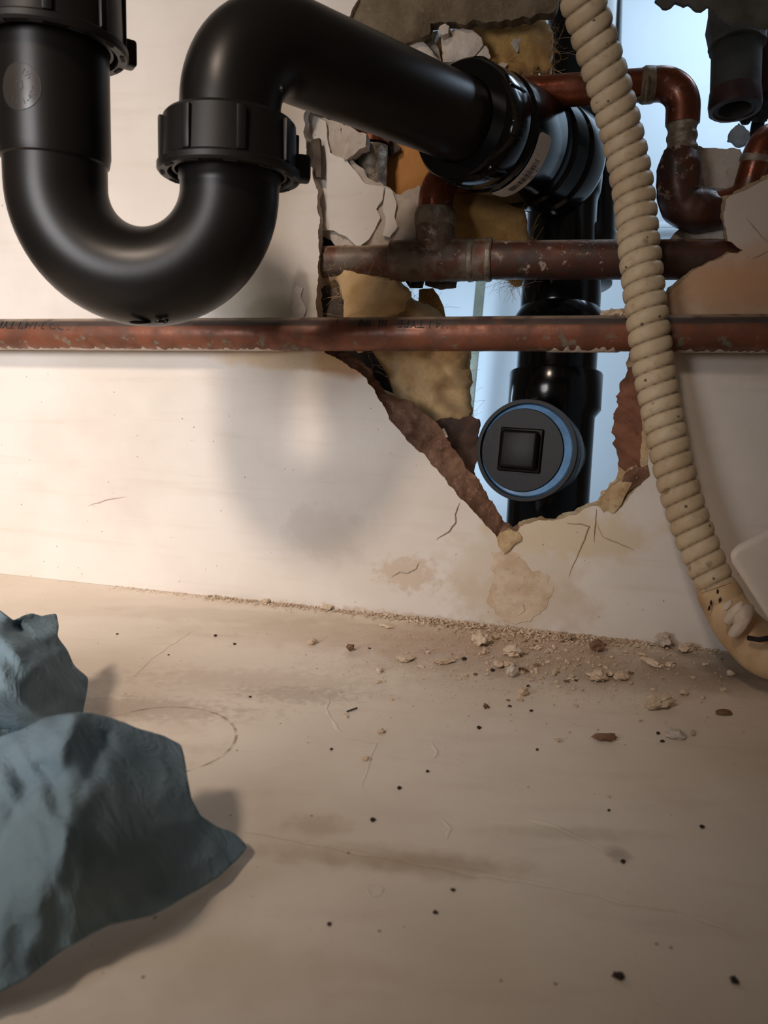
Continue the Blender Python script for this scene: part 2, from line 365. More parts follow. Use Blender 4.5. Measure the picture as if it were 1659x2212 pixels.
def frames(pts):
    T = []
    for i in range(len(pts)):
        a = pts[max(i - 1, 0)]; b = pts[min(i + 1, len(pts) - 1)]
        t = (b - a)
        if t.length < 1e-9: t = T[-1] if T else V((0, 0, 1))
        T.append(t.normalized())
    ref = ZZ if abs(T[0].z) < 0.9 else V((0, -1, 0))
    n = (ref - T[0] * ref.dot(T[0])).normalized(); out = []
    for t in T:
        n = (n - t * n.dot(t)).normalized(); out.append((t, n, t.cross(n)))
    return out
def tube(bm, pts, rad, seg=48, caps=(True, True), fn=None, layer=None):
    """swept tube; fn(i, s, th) -> radius factor; several points may share a place (steps in the profile)"""
    # unit frames from distinct points
    dist = [pts[0]]; idx = [0]
    for p in pts[1:]:
        if (p - dist[-1]).length > 1e-6: dist.append(p)
        idx.append(len(dist) - 1)
    fr = frames(dist) if len(dist) > 1 else None
    uvl = bm.loops.layers.uv.verify()
    s = 0; rings = []; ss = []
    for i, p in enumerate(pts):
        if i: s += (p - pts[i - 1]).length
        t, n, b = fr[idx[i]]; r = rad[i] if hasattr(rad, '__len__') else rad
        ring = []
        for k in range(seg):
            th = 2 * math.pi * k / seg
            rr = r * (fn(i, s, th) if fn else 1.0)
            v = bm.verts.new(p + (n * math.cos(th) + b * math.sin(th)) * rr); ring.append(v)
        rings.append(ring); ss.append(s)
    for i in range(len(rings) - 1):
        for k in range(seg):
            k2 = (k + 1) % seg
            f = bm.faces.new((rings[i][k], rings[i][k2], rings[i + 1][k2], rings[i + 1][k]))
            for lp, (a, c) in zip(f.loops, ((ss[i], k), (ss[i], k + 1), (ss[i + 1], k + 1), (ss[i + 1], k))):
                lp[uvl].uv = (a, c / seg)
    if caps[0]: bm.faces.new(list(reversed(rings[0])))
    if caps[1]: bm.faces.new(rings[-1])
    return rings
def lathe(bm, o, ax, prof, seg=64, caps=(True, True), fn=None):
    ax = ax.normalized(); ref = ZZ if abs(ax.z) < 0.9 else V((0, -1, 0))
    n = (ref - ax * ref.dot(ax)).normalized(); b = ax.cross(n)
    rings = []
    for i, (t, r) in enumerate(prof):
        rings.append([bm.verts.new(o + ax * t + (n * math.cos(2 * math.pi * k / seg) + b * math.sin(2 * math.pi * k / seg)) * (r * (fn(i, 2 * math.pi * k / seg) if fn else 1))) for k in range(seg)])
    for i in range(len(rings) - 1):
        for k in range(seg):
            bm.faces.new((rings[i][k], rings[i][(k + 1) % seg], rings[i + 1][(k + 1) % seg], rings[i + 1][k]))
    if caps[0]: bm.faces.new(list(reversed(rings[0])))
    if caps[1]: bm.faces.new(rings[-1])
    return n, b
def fillet(pts, rads, n=10):
    out = [pts[0]]
    for i in range(1, len(pts) - 1):
        a, p, c = pts[i - 1], pts[i], pts[i + 1]; r = rads[i - 1]
        d1 = (a - p).normalized(); d2 = (c - p).normalized(); ang = d1.angle(d2)
        L = min(r / math.tan(ang / 2), (a - p).length * 0.49 if i > 1 else (a - p).length * .98, (c - p).length * (0.49 if i < len(pts) - 2 else .98))
        A = p + d1 * L; B = p + d2 * L
        r2 = L * math.tan(ang / 2); bis = (d1 + d2).normalized(); cen = p + bis * math.hypot(L, r2)
        va, vb = A - cen, B - cen; tot = va.angle(vb)
        for k in range(n + 1):
            t = k / n
            out.append(cen + (va * math.sin((1 - t) * tot) + vb * math.sin(t * tot)) / math.sin(tot))
    out.append(pts[-1]); return out
def resample(pts, step):
    out = [pts[0].copy()]
    for a, b in zip(pts, pts[1:]):
        n = max(1, int(round((b - a).length / step)))
        for k in range(1, n + 1): out.append(a.lerp(b, k / n))
    return out
def smooth_path(pts, n=8):
    out = []
    P = [pts[0] * 2 - pts[1]] + list(pts) + [pts[-1] * 2 - pts[-2]]
    for i in range(1, len(P) - 2):
        p0, p1, p2, p3 = P[i - 1:i + 3]
        for k in range(n):
            t = k / n
            out.append(0.5 * ((2 * p1) + (p2 - p0) * t + (2 * p0 - 5 * p1 + 4 * p2 - p3) * t * t + (3 * p1 - p0 - 3 * p2 + p3) * t ** 3))
    out.append(pts[-1].copy()); return out
def obox(bm, c, ax, ay, az, bevel=0.0, seg=2):
    vs = []
    for sx in (-1, 1):
        for sy in (-1, 1):
            for sz in (-1, 1): vs.append(bm.verts.new(c + ax * sx + ay * sy + az * sz))
    I = ((0, 1, 3, 2), (4, 6, 7, 5), (0, 4, 5, 1), (2, 3, 7, 6), (0, 2, 6, 4), (1, 5, 7, 3))
    fs = [bm.faces.new([vs[i] for i in f]) for f in I]
    if bevel:
        es = list({e for f in fs for e in f.edges})
        bmesh.ops.bevel(bm, geom=es, offset=bevel, segments=seg, profile=0.5, affect='EDGES')

def inpoly(poly, x, y):
    c = False; n = len(poly); j = n - 1
    for i in range(n):
        xi, yi = poly[i]; xj, yj = poly[j]
        if (yi > y) != (yj > y) and x < (xj - xi) * (y - yi) / (yj - yi) + xi: c = not c
        j = i
    return c
def rag(poly, step, jit, seed=0, closed=True):
    """resample a closed 2-D outline with a torn, uneven edge"""
    out = []; n = len(poly)
    for i in range(n if closed else n - 1):
        a = poly[i]; b = poly[(i + 1) % n]; L = math.hypot(b[0] - a[0], b[1] - a[1])
        m = max(1, int(L / step)); nx, ny = -(b[1] - a[1]) / (L + 1e-9), (b[0] - a[0]) / (L + 1e-9)
        for k in range(m):
            t = k / m; x = a[0] + (b[0] - a[0]) * t; y = a[1] + (b[1] - a[1]) * t
            q = mnoise.fractal(V((x * 120, y * 120, seed * 7.3)), 1.0, 2.0, 4) * jit
            out.append((x + nx * q, y + ny * q))
    return out
def triangulate(outer, holes, step):
    pts = [V(p) for p in outer]; edges = [(i, (i + 1) % len(outer)) for i in range(len(outer))]
    for h in holes:
        b0 = len(pts); pts += [V(p) for p in h]; edges += [(b0 + i, b0 + (i + 1) % len(h)) for i in range(len(h))]
    B = np.array([[p[0], p[1]] for p in pts]); xs, ys = [p[0] for p in outer], [p[1] for p in outer]
    rs = random.Random(3)
    y = min(ys); row = 0
    while y < max(ys):
        x = min(xs) + (row % 2) * step / 2
        while x < max(xs):
            jx, jy = x + rs.uniform(-.2, .2) * step, y + rs.uniform(-.2, .2) * step
            if inpoly(outer, jx, jy) and not any(inpoly(h, jx, jy) for h in holes):
                if np.min((B[:, 0] - jx) ** 2 + (B[:, 1] - jy) ** 2) > (step * 0.45) ** 2: pts.append(V((jx, jy)))
            x += step
        y += step * .87; row += 1
    vs_, es_, fs_, ov, oe, of = delaunay_2d_cdt(pts, edges, [], 0, 1e-7)
    tris = []
    for f in fs_:
        cx = sum(vs_[i][0] for i in f) / len(f); cy = sum(vs_[i][1] for i in f) / len(f)
        if inpoly(outer, cx, cy) and not any(inpoly(h, cx, cy) for h in holes): tris.append(tuple(f))
    return [(v[0], v[1]) for v in vs_], tris
def slab(bm, poly, place, w0=0.0, thick=0.006, bulge=0.0, fall=0.01, nz=0.0, nscale=60, step=0.005, ragj=0.0, ragstep=None, backb=0.0, seed=0, holes=(), tilt=None, side_index=0):
    """solid lump from a 2-D outline; place(u,v,w) -> world"""
    outer = rag(poly, ragstep or step, ragj, seed)
    hs = [rag(h, ragstep or step, ragj, seed + 1) for h in holes]
    P, T = triangulate(outer, hs, step)
    Bd = np.array(outer + [p for h in hs for p in h])
    A, Bk = [], []
    for (u, v) in P:
        d = math.sqrt(float(np.min((Bd[:, 0] - u) ** 2 + (Bd[:, 1] - v) ** 2)))
        k = 1 - math.exp(-d / fall)
        n = mnoise.fractal(V((u * nscale, v * nscale, seed * 3.1)), 0.9, 2.0, 5) * nz
        tl = (tilt[0] * u + tilt[1] * v) if tilt else 0
        A.append(bm.verts.new(place(u, v, w0 + bulge * k + n * (0.3 + 0.7 * k) + tl)))
        Bk.append(bm.verts.new(place(u, v, w0 - thick - backb * k + tl)))
    cnt = {}
    for t in T:
        bm.faces.new([A[i] for i in t]); f = bm.faces.new([Bk[i] for i in reversed(t)]); f.material_index = side_index
        for a, b in ((t[0], t[1]), (t[1], t[2]), (t[2], t[0])):
            cnt[(min(a, b), max(a, b))] = cnt.get((min(a, b), max(a, b)), 0) + 1
    for (a, b), c in cnt.items():
        if c == 1:
            f = bm.faces.new((A[a], A[b], Bk[b], Bk[a])); f.material_index = side_index
def wslab(name, pix, mat, w0, parent=None, label=None, cat=None, group=None, mats=None, smooth=True, angle=50, **k):
    bm = bmesh.new(); poly = [wuv(x, y, w0) for x, y in pix]
    slab(bm, poly, UV, w0=w0, **k)
    o = finish(name, bm, mat, parent, smooth, angle, mats)
    if parent is None: tag(o, label, cat, group)
    return o
def lump(bm, c, r, squash=(1, 1, 1), nz=0.35, seed=0, sub=2, rot=None):
    ret = bmesh.ops.create_icosphere(bm, subdivisions=sub, radius=1.0)
    R = rot or Matrix.Rotation(random.uniform(0, 6.28), 3, V((random.uniform(-.3, .3), random.uniform(-.3, .3), 1)).normalized())
    for v in ret['verts']:
        p = v.co.copy(); q = 1 + nz * mnoise.fractal(p * 1.6 + V((seed * 5.7, seed, 0)), 0.8, 2.0, 3)
        p = V((p.x * squash[0], p.y * squash[1], p.z * squash[2])) * q * r
        v.co = c + R @ p
def text_mesh(body, size):
    cu = bpy.data.curves.new('t', 'FONT'); cu.body = body; cu.size = size; cu.resolution_u = 3
    cu.align_x = 'CENTER'; cu.align_y = 'CENTER'; cu.extrude = 0
    o = bpy.data.objects.new('t', cu); COL.objects.link(o)
    dg = bpy.context.evaluated_depsgraph_get(); me = bpy.data.meshes.new_from_object(o.evaluated_get(dg))
    bpy.data.objects.remove(o); bm = bmesh.new(); bm.from_mesh(me); bpy.data.meshes.remove(me)
    bmesh.ops.triangulate(bm, faces=bm.faces[:])
    bmesh.ops.subdivide_edges(bm, edges=[e for e in bm.edges if e.calc_length() > size * .25], cuts=2)
    return bm
def join_bm(dst, src):
    vm = {v: dst.verts.new(v.co) for v in src.verts}
    for f in src.faces: dst.faces.new([vm[v] for v in f.verts])
    src.free()

# ------------------------------------------------------------------ the setting
def build_wall():
    # outline of the broken opening: painted edge (front) and the edge of the core behind it
    Fp = [(780, -120), (772, 0), (752, 38), (744, 60), (700, 140), (655, 250), (658, 290), (663, 335), (672, 362), (684, 412), (690, 470), (689, 540), (686, 600), (682, 650), (690, 700), (704, 762),
          (742, 782), (790, 815), (812, 850), (848, 912), (890, 962), (912, 978), (942, 1012), (975, 1052), (1002, 1082), (1030, 1112), (1058, 1142), (1078, 1168), (1098, 1162), (1124, 1137),
          (1150, 1126), (1200, 1123), (1240, 1110), (1272, 1092), (1292, 1092), (1325, 1108), (1345, 1090), (1368, 1058), (1395, 1036), (1398, 1000), (1404, 950), (1398, 850), (1388, 790),
          (1398, 700), (1432, 642), (1500, 582), (1560, 553), (1606, 541), (1571, 519), (1563, 470), (1566, 432), (1600, 414), (1665, 382), (1760, 340), (1760, -120)]
    Bp = [(800, -110), (792, 0), (775, 40), (760, 70), (712, 150), (667, 250), (676, 292), (680, 335), (686, 365), (696, 412), (697, 470), (697, 540), (696, 600), (694, 650), (704, 700), (728, 755),
          (765, 765), (800, 800), (834, 850), (890, 868), (945, 915), (962, 940), (985, 975), (1010, 1010), (1035, 1040), (1058, 1078), (1078, 1108), (1096, 1128), (1106, 1138), (1122, 1128),
          (1150, 1119), (1200, 1116), (1238, 1104), (1266, 1088), (1284, 1080), (1302, 1062), (1318, 1046), (1338, 1030), (1334, 990), (1326, 950), (1321, 900), (1335, 850), (1352, 800),
          (1370, 705), (1424, 642), (1496, 574), (1558, 547), (1600, 533), (1565, 517), (1557, 470), (1560, 428), (1596, 408), (1660, 376), (1750, 332), (1750, -110)]
    TB = 0.013
    Fu = [wuv(*p) for p in Fp]; Bu = [wuv(p[0], p[1], -TB) for p in Bp]
    Fs, Bs = [], []
    n = len(Fu)
    for i in range(n):
        a, b, c, d = Fu[i], Fu[(i + 1) % n], Bu[i], Bu[(i + 1) % n]
        L = math.hypot(b[0] - a[0], b[1] - a[1]); m = max(1, int(L / 0.0016))
        for k in range(m):
            t = k / m
            x, y = a[0] + (b[0] - a[0]) * t, a[1] + (b[1] - a[1]) * t
            q1 = mnoise.fractal(V((x * 160, y * 160, 1)), 0.9, 2, 4) * 0.0013; q2 = mnoise.fractal(V((x * 160, y * 160, 9)), 0.9, 2, 4) * 0.0013
            Fs.append((x + q1, y + q2))
            x, y = c[0] + (d[0] - c[0]) * t, c[1] + (d[1] - c[1]) * t
            q1 = mnoise.fractal(V((x * 150, y * 150, 4)), 0.9, 2, 4) * 0.0022; q2 = mnoise.fractal(V((x * 150, y * 150, 6)), 0.9, 2, 4) * 0.0022
            Bs.append((x + q1, y + q2))
    ul, ur, vt, vb = -0.62, 0.62, 0.62, 0.0
    outer = []
    def side(a, b, m=40):
        for k in range(m): outer.append((a[0] + (b[0] - a[0]) * k / m, a[1] + (b[1] - a[1]) * k / m))
    side((ul, vb), (ur, vb), 90); side((ur, vb), (ur, vt)); side((ur, vt), (ul, vt), 60); side((ul, vt), (ul, vb))
    bm = bmesh.new()
    P, T = triangulate(outer, [Fs], 0.014)
    vsx = [bm.verts.new(UV(u, v, 0.0007 * mnoise.noise(V((u * 18, v * 18, 2))) * min(1, max(0, v) * 30))) for u, v in P]
    for t in T: bm.faces.new([vsx[i] for i in t])
    P, T = triangulate(outer, [Bs], 0.05)
    vb_ = [bm.verts.new(UV(u, v, -TB)) for u, v in P]
    for t in T: bm.faces.new([vb_[i] for i in reversed(t)]).material_index = 1
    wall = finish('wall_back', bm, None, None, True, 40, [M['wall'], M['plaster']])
    tag(wall, kind='structure')
    wall['label'] = 'off-white painted wall with a large broken hole behind the pipes'
    # crumbling broken edge, from the paint down to the core
    bm = bmesh.new(); NS = 10; rows = []
    N = len(Fs)
    for j in range(NS + 1):
        t = j / NS; r = []
        for i in range(N):
            u = Fs[i][0] * (1 - t) + Bs[i][0] * t; v = Fs[i][1] * (1 - t) + Bs[i][1] * t
            env = math.sin(math.pi * t)
            q = mnoise.fractal(V((u * 130, v * 130, 3 + t)), 0.9, 2, 5)
            w = -TB * (t ** 0.75) + env * q * 0.0042
            if j == 0: w = 0.0004 + 0.0007 * mnoise.noise(V((Fs[i][0] * 18, Fs[i][1] * 18, 2)))
            r.append(bm.verts.new(UV(u, v, w)))
        rows.append(r)
    uc, vc = wuv(1380, 900); 
    for j in range(NS):
        for i in range(N):
            i2 = (i + 1) % N
            f = bm.faces.new((rows[j][i], rows[j][i2], rows[j + 1][i2], rows[j + 1][i]))
            u, v = Fs[i]; px_r = u > wuv(1120, 1130)[0]
            low = v < wuv(1200, 780)[1]
            f.material_index = 0
            if px_r and v < wuv(1300, 1040)[1]: f.material_index = 1
            elif px_r and low: f.material_index = 2 if j > 1 else 1
            elif not px_r and v > wuv(690, 690)[1]: f.material_index = 3
            elif px_r: f.material_index = 1
    e = finish('broken_edge', bm, None, wall, True, 60, [M['core'], M['cream'], M['brownpaper'], M['plaster']])
    e['label'] = 'ragged brown and cream broken plaster edge'
    # hairline cracks and brush ridges
    def crack(pix, r, mat, name):
        pts = resample([W(x, y, 0.0006) for x, y in pix], 0.002)
        pts = [p + WU * mnoise.noise(p * 300) * 0.0006 + ZZ * mnoise.noise(p * 280 + V((5, 5, 5))) * 0.0006 for p in pts]
        bm = bmesh.new(); r *= 0.6; tube(bm, pts, [r * (1 - 0.75 * abs(2 * i / (len(pts) - 1) - 1) ** 2) for i in range(len(pts))], 6); finish(name, bm, mat, wall)
    crack([(993, 1085), (982, 1112), (985, 1128), (968, 1148), (942, 1165)], 0.0007, M['crack'], 'crack')
    crack([(1225, 1130), (1255, 1132), (1272, 1138), (1262, 1165), (1245, 1205), (1228, 1245)], 0.0007, M['crack'], 'crack')
    crack([(1288, 1100), (1284, 1150), (1283, 1172)], 0.0006, M['crack'], 'crack')
    crack([(1290, 1132), (1300, 1158), (1340, 1175), (1370, 1188)], 0.0004, M['crack'], 'crack')
    crack([(845, 1245), (862, 1235), (880, 1237), (898, 1228), (905, 1215)], 0.0007, M['plaster'], 'crack')
    crack([(1100, 1285), (1125, 1295), (1135, 1318), (1122, 1330)], 0.0007, M['crack'], 'crack')
    crack([(190, 1092), (230, 1080), (270, 1073)], 0.00035, M['crack'], 'crack')
    crack([(1610, 470), (1659, 525)], 0.00035, M['crack'], 'crack')
    crack([(1625, 560), (1659, 543)], 0.00035, M['crack'], 'crack')
    return wall
wall = build_wall()

bm = bmesh.new()
fl = [( -0.62, 0.0), (0.62, 0.0)]
a = UV(-0.62, 0, 0); b_ = UV(0.62, 0, 0)
NX, NY = 60, 40
gr = []
for j in range(NY + 1):
    row = []
    for i in range(NX + 1):
        t = i / NX; s = j / NY
        p0 = a.lerp(b_, t); p1 = V((p0.x, -0.35, 0)); p = p0.lerp(p1, s); p.z = -0.0001 + 0.0006 * mnoise.noise(p * 9) * min(1, s * 6) * 0
        row.append(bm.verts.new(p))
    gr.append(row)
for j in range(NY):
    for i in range(NX): bm.faces.new((gr[j][i], gr[j][i + 1], gr[j + 1][i + 1], gr[j + 1][i]))
floor = finish('floor', bm, M['floor']); tag(floor, kind='structure'); floor['label'] = 'stained cream painted cabinet floor dusted with plaster'
if sum(p.normal.z for p in floor.data.polygons) < 0: floor.data.flip_normals()

def ridge(pix, r, name='paint_ridge'):
    pts = resample([F(x, y, 0.0) for x, y in pix], 0.003)
    pts = [p + V((mnoise.noise(p * 150), mnoise.noise(p * 150 + V((9, 0, 0))), 0)) * 0.0010 for p in pts]
    bm = bmesh.new()
    fr = frames(pts); uvl = None; prev = None
    for i, p in enumerate(pts):
        t, n, b = fr[i]; side = V((t.y, -t.x, 0)).normalized()
        rr = r * (0.25 + 0.75 * abs(mnoise.noise(p * 90)) * 2) * (1 - (2 * i / (len(pts) - 1) - 1) ** 4)
        cur = [bm.verts.new(p + side * (k * rr * 2.2) + ZZ * (h * rr * 0.55)) for k, h in ((-1, -0.02), (-.5, .6), (0, 1), (.5, .6), (1, -0.02))]
        if prev:
            for k in range(4): bm.faces.new((prev[k], prev[k + 1], cur[k + 1], cur[k]))
        prev = cur
    o = finish(name, bm, M['floor'], floor)
ridge([(520, 1795), (640, 1815), (760, 1838), (900, 1865), (1050, 1890), (1200, 1915), (1400, 1962), (1480, 1972)], 0.0011)
ridge([(1480, 1972), (1560, 2000), (1615, 2035)], 0.0007)
ridge([(1130, 1768), (1200, 1785), (1260, 1812), (1330, 1850)], 0.0010)
ridge([(712, 1500), (706, 1530), (725, 1570), (745, 1590), (812, 1605), (800, 1640), (780, 1700), (800, 1725), (850, 1755)], 0.0006)
ridge([(930, 1600), (942, 1622), (935, 1640)], 0.0007)
ridge([(950, 1765), (975, 1790), (965, 1815)], 0.0006)
ridge([(1375, 1745), (1395, 1762)], 0.0010)
ridge([(790, 1915), (800, 1935), (822, 1935), (826, 1918), (808, 1910), (790, 1915)], 0.0006)
ridge([(280, 1470), (330, 1420), (420, 1360)], 0.0004)

# rear space seen through the hole
bm = bmesh.new()
q4 = [UV(-0.9, -0.5, -0.45), UV(1.3, -0.5, -0.45), UV(1.3, 1.4, -0.45), UV(-0.9, 1.4, -0.45)]
vv = [bm.verts.new(p) for p in q4]; bm.faces.new(vv)
rear = finish('wall_rear', bm, M['rear']); tag(rear, kind='structure'); rear['label'] = 'pale bluish wall seen through the hole'

def rear_bar(name, pa, pb, dep, r, mat, label, cat):
    bm = bmesh.new(); A, B = W(*pa, dep), W(*pb, dep); t = (B - A); sx = t.normalized().cross(WN).normalized()
    obox(bm, (A + B) / 2, t / 2, sx * r, WN * 0.003, 0.001)
    return tag(finish(name, bm, mat), label, cat)
rear_bar('vertical_strip', (1045, 540), (1008, 935), -0.40, 0.0055, M['strip'], 'thin olive grey vertical strip on pale wall behind the hole, left of the black stack', 'strip')
rear_bar('horizontal_ledge', (1385, 487), (1760, 480), -0.442, 0.003, M['rear'], 'thin pale horizontal ledge line on the rear wall behind ribbed hose', 'ledge')

# ------------------------------------------------------------------ sink trap
trap = thing('sink_trap', D(308, 697, 0.373), 'black plastic P-trap with two ribbed slip nuts hanging under the sink', 'drain trap')
pL = D(122, 405, 0.373); pR = D(497, 405, 0.373)
zb = (pL.z + pR.z) / 2; pL.z = zb; pR.z = zb
e1 = (pR - pL).normalized(); Rb = (pR - pL).length / 2; cb = (pL + pR) / 2
def arc(c, r, a0, a1, n): return [c + e1 * (math.cos(a) * r) + ZZ * (math.sin(a) * r) for a in [a0 + (a1 - a0) * k / n for k in range(n + 1)]]
zn1 = CAM_H + 0.1492; zn2 = CAM_H + 0.0955
bm = bmesh.new()
pts = [V((pL.x, pL.y, pL.z + 0.022))] + arc(cb, Rb, math.pi, 2 * math.pi, 40) + [V((pR.x, pR.y, pR.z + 0.003)), V((pR.x, pR.y, pR.z + 0.004)), V((pR.x, pR.y, pR.z + 0.03))]
rad = [0.0238] * (len(pts) - 2) + [0.0246, 0.0246]
tube(bm, pts, rad, 72); finish('trap_bend', bm, M['trap'], trap, angle=50)
# mould seam and drip beads at the foot of the bend
bm = bmesh.new()
zs = D(122, 322, 0.348).z
lathe(bm, V((pL.x, pL.y, zs)), ZZ, [(-0.0008, 0.0238), (0, 0.0248), (0.004, 0.0256), (0.09, 0.0256)], 72)
sl = finish('inlet_sleeve', bm, M['trap'], trap)
def cylplace(axis_c, zc, R, th0):
    def f(x, y):                       # x around (to the right as seen from the room), y up
        th = th0 + x / R
        return V((axis_c.x + R * math.sin(th), axis_c.y - R * math.cos(th), zc + y))
    return f
# printed round mark on the sleeve
th0 = math.atan2(pL.x, -pL.y) ; base = math.atan2(C0.x - pL.x, -(C0.y - pL.y)) * 1.0
mk = cylplace(pL, D(45, 200, 0.350).z, 0.0257, base - 0.58)
bm = bmesh.new(); gg = []
for j in range(9):
    gg.append([bm.verts.new((lambda p: p + (p - V((pL.x, pL.y, p.z))).normalized() * 0.00004)(mk(0.0100 * (j + .01) / 8.01 * math.cos(2 * math.pi * k / 48), 0.0100 * (j + .01) / 8.01 * math.sin(2 * math.pi * k / 48)))) for k in range(48)])
for j in range(8):
    for k in range(48): bm.faces.new((gg[j][k], gg[j][(k + 1) % 48], gg[j + 1][(k + 1) % 48], gg[j + 1][k]))
film = finish('round_sticker', bm, M['sticker'], sl); film['label'] = 'clear round sticker'
bm = bmesh.new(); ring0 = []; ring1 = []
for k in range(64):
    a_ = 2 * math.pi * k / 64
    ring0.append(bm.verts.new(mk(0.0100 * math.cos(a_), 0.0100 * math.sin(a_)))); ring1.append(bm.verts.new(mk(0.0098 * math.cos(a_), 0.0098 * math.sin(a_))))
for k in range(64): bm.faces.new((ring0[k], ring0[(k + 1) % 64], ring1[(k + 1) % 64], ring1[k]))
for txt, ang, rr, sz in (('1½', 0.95, 0.0062, 0.0040), ('4', -0.72, 0.0068, 0.0038), ('0', -0.42, 0.0070, 0.0040), ('8', -0.10, 0.0074, 0.0040), ('-', -1.0, 0.0068, 0.004), ('I', -1.25, 0.0068, 0.0036), ('S', -1.8, 0.0066, 0.0034), ('B', -2.2, 0.0066, 0.0034), ('A', -2.6, 0.0066, 0.0034)):
    tb = text_mesh(txt, sz); ro = ang + math.pi / 2 if ang < 0.5 else ang - math.pi / 2
    for v in tb.verts:
        x, y = v.co.x, v.co.y; X = x * math.cos(ro) - y * math.sin(ro); Y = x * math.sin(ro) + y * math.cos(ro)
        v.co = mk(X + rr * math.cos(ang), Y + rr * math.sin(ang)) 
    join_bm(bm, tb)
# little shield emblem in the middle
out = [(-0.0016, 0.0022), (0.0016, 0.0022), (0.0018, -0.0006), (0, -0.0028), (-0.0018, -0.0006)]
o_ = [bm.verts.new(mk(*p)) for p in out]; i_ = [bm.verts.new(mk(p[0] * .8, p[1] * .8)) for p in out]
for k in range(5): bm.faces.new((o_[k], o_[(k + 1) % 5], i_[(k + 1) % 5], i_[k]))
cc = D(45, 192, 0.35)
for v in bm.verts:
    d = v.co - V((pL.x, pL.y, v.co.z)); v.co += d.normalized() * 0.00012
pm = finish('printed_mark', bm, M['ink'], sl, smooth=False); pm['label'] = 'round printed mark with size and code in black ink'

def slip_nut(c, z0, height, lug_angles):
    bm = bmesh.new()
    prof = [(0.0016, 0.0262), (0.0016, 0.0275), (0.0060, 0.0275), (0.0060, 0.0290), (0.0012, 0.0290), (0.0, 0.0296), (0, 0.0335), (0.0012, 0.0345), (0.0036, 0.0345), (0.0046, 0.0330), (0.0052, 0.0322), (height - 0.0015, 0.0314), (height, 0.0300), (height, 0.0245)]
    lathe(bm, V((c.x, c.y, z0)), ZZ, prof, 96, (False, False))
    # underside slots: raised bars between pockets
    n = finish('slip_nut', bm, M['nut'], trap, angle=32)
    for k in range(8):
        a = k * math.pi / 4 + 0.35; rd = V((math.sin(a), -math.cos(a), 0)); tg = V((rd.y, -rd.x, 0))
        bm = bmesh.new(); obox(bm, V((c.x, c.y, z0 + height / 2 + 0.0012)) + rd * 0.0318, rd * 0.0018, tg * 0.0022, ZZ * (height / 2 - 0.0036), 0.0008)
        finish('rib', bm, M['nut'], n)
    bm = bmesh.new()
    for k in range(12):
        a = k * math.pi / 6 + 0.2; rd = V((math.sin(a), -math.cos(a), 0)); tg = V((rd.y, -rd.x, 0))
        obox(bm, V((c.x, c.y, z0 + 0.0002)) + rd * 0.0318, rd * 0.0009, tg * 0.0030, ZZ * 0.0006)
    finish('underside_slot', bm, M['dark'], n)
    for a in lug_angles:
        rd = V((math.sin(a), -math.cos(a), 0)); tg = V((rd.y, -rd.x, 0))
        bm = bmesh.new(); obox(bm, V((c.x, c.y, z0 + 0.0070)) + rd * 0.0345, rd * 0.0044, tg * 0.0046, ZZ * 0.0062, 0.0018, 3)
        finish('wing_lug', bm, M['nut'], n)
    return n
slip_nut(V((pL.x, pL.y, 0)), zn1, 0.045, [2.15, -2.1])
slip_nut(V((pR.x, pR.y, 0)), zn2, 0.0262, [1.75, -2.35])

A0 = D(1000, 262, 0.47); K = D(497, 78, 0.373); K.x, K.y = pR.x, pR.y
A_end = A0 + (A0 - K).normalized() * 0.012
pth = fillet([V((pR.x, pR.y, zn2 + 0.012)), K, A_end], [0.036], 18)
bm = bmesh.new(); tube(bm, resample(pth, 0.006), 0.0240, 72); finish('trap_arm', bm, M['trap'], trap, angle=50)
bm = bmesh.new(); lump(bm, D(608, 190, 0.352), 0.0011, (1, 1, 1.6), 0.3, 3); finish('mould_nib', bm, M['nut'], trap)
# water drops and dirt under the bend
for px, dx in ((302, 0.004), (345, .0016), (358, .0013)):
    bm = bmesh.new(); lump(bm, D(px, 697 - abs(px - 308) * 0.06, 0.373), 0.0016, (dx * 900, 1, .6), .2, px); finish('water_drop', bm, M['gloss'], trap)

# ------------------------------------------------------------------ drain stack with coupling
stack = thing('drain_stack', D(1180, 1160, 0.585), 'glossy black drain stack with coupling and cleanout standing inside the hole', 'drain pipe')
B0 = D(1205, 352, 0.560); ax = (B0 - A0).normalized(); Lc = (B0 - A0).length
bm = bmesh.new()
lathe(bm, A0, ax, [(-0.004, 0.0245), (-0.004, 0.0335), (-0.002, 0.0350), (0.020, 0.0358), (0.022, 0.0348), (0.024, 0.0345)], 96, (False, True))
nutc = finish('coupling_nut', bm, M['gloss'], stack)
nn = (ZZ - ax * ZZ.dot(ax)).normalized(); bb = ax.cross(nn)
for k in range(8):
    a = k * math.pi / 4 + 0.25; rd = nn * math.cos(a) + bb * math.sin(a); tg = ax.cross(rd)
    bm = bmesh.new(); obox(bm, A0 + ax * 0.010 + rd * 0.0352, rd * 0.0012, tg * 0.004, ax * 0.009, 0.0007); finish('rib', bm, M['gloss'], nutc)
bm = bmesh.new()
Lb = Lc + 0.012
lathe(bm, A0, ax, [(0.022, 0.0335), (0.0265, 0.0345), (0.028, 0.0364), (0.066, 0.0366), (0.068, 0.0352), (0.078, 0.0352), (0.080, 0.0370), (0.095, 0.0374), (0.097, 0.0355), (0.100, 0.0355), (0.102, 0.0378), (0.118, 0.0380), (0.124, 0.0360), (Lb, 0.030)], 96)
body = finish('hub_fitting', bm, M['gloss'], stack)
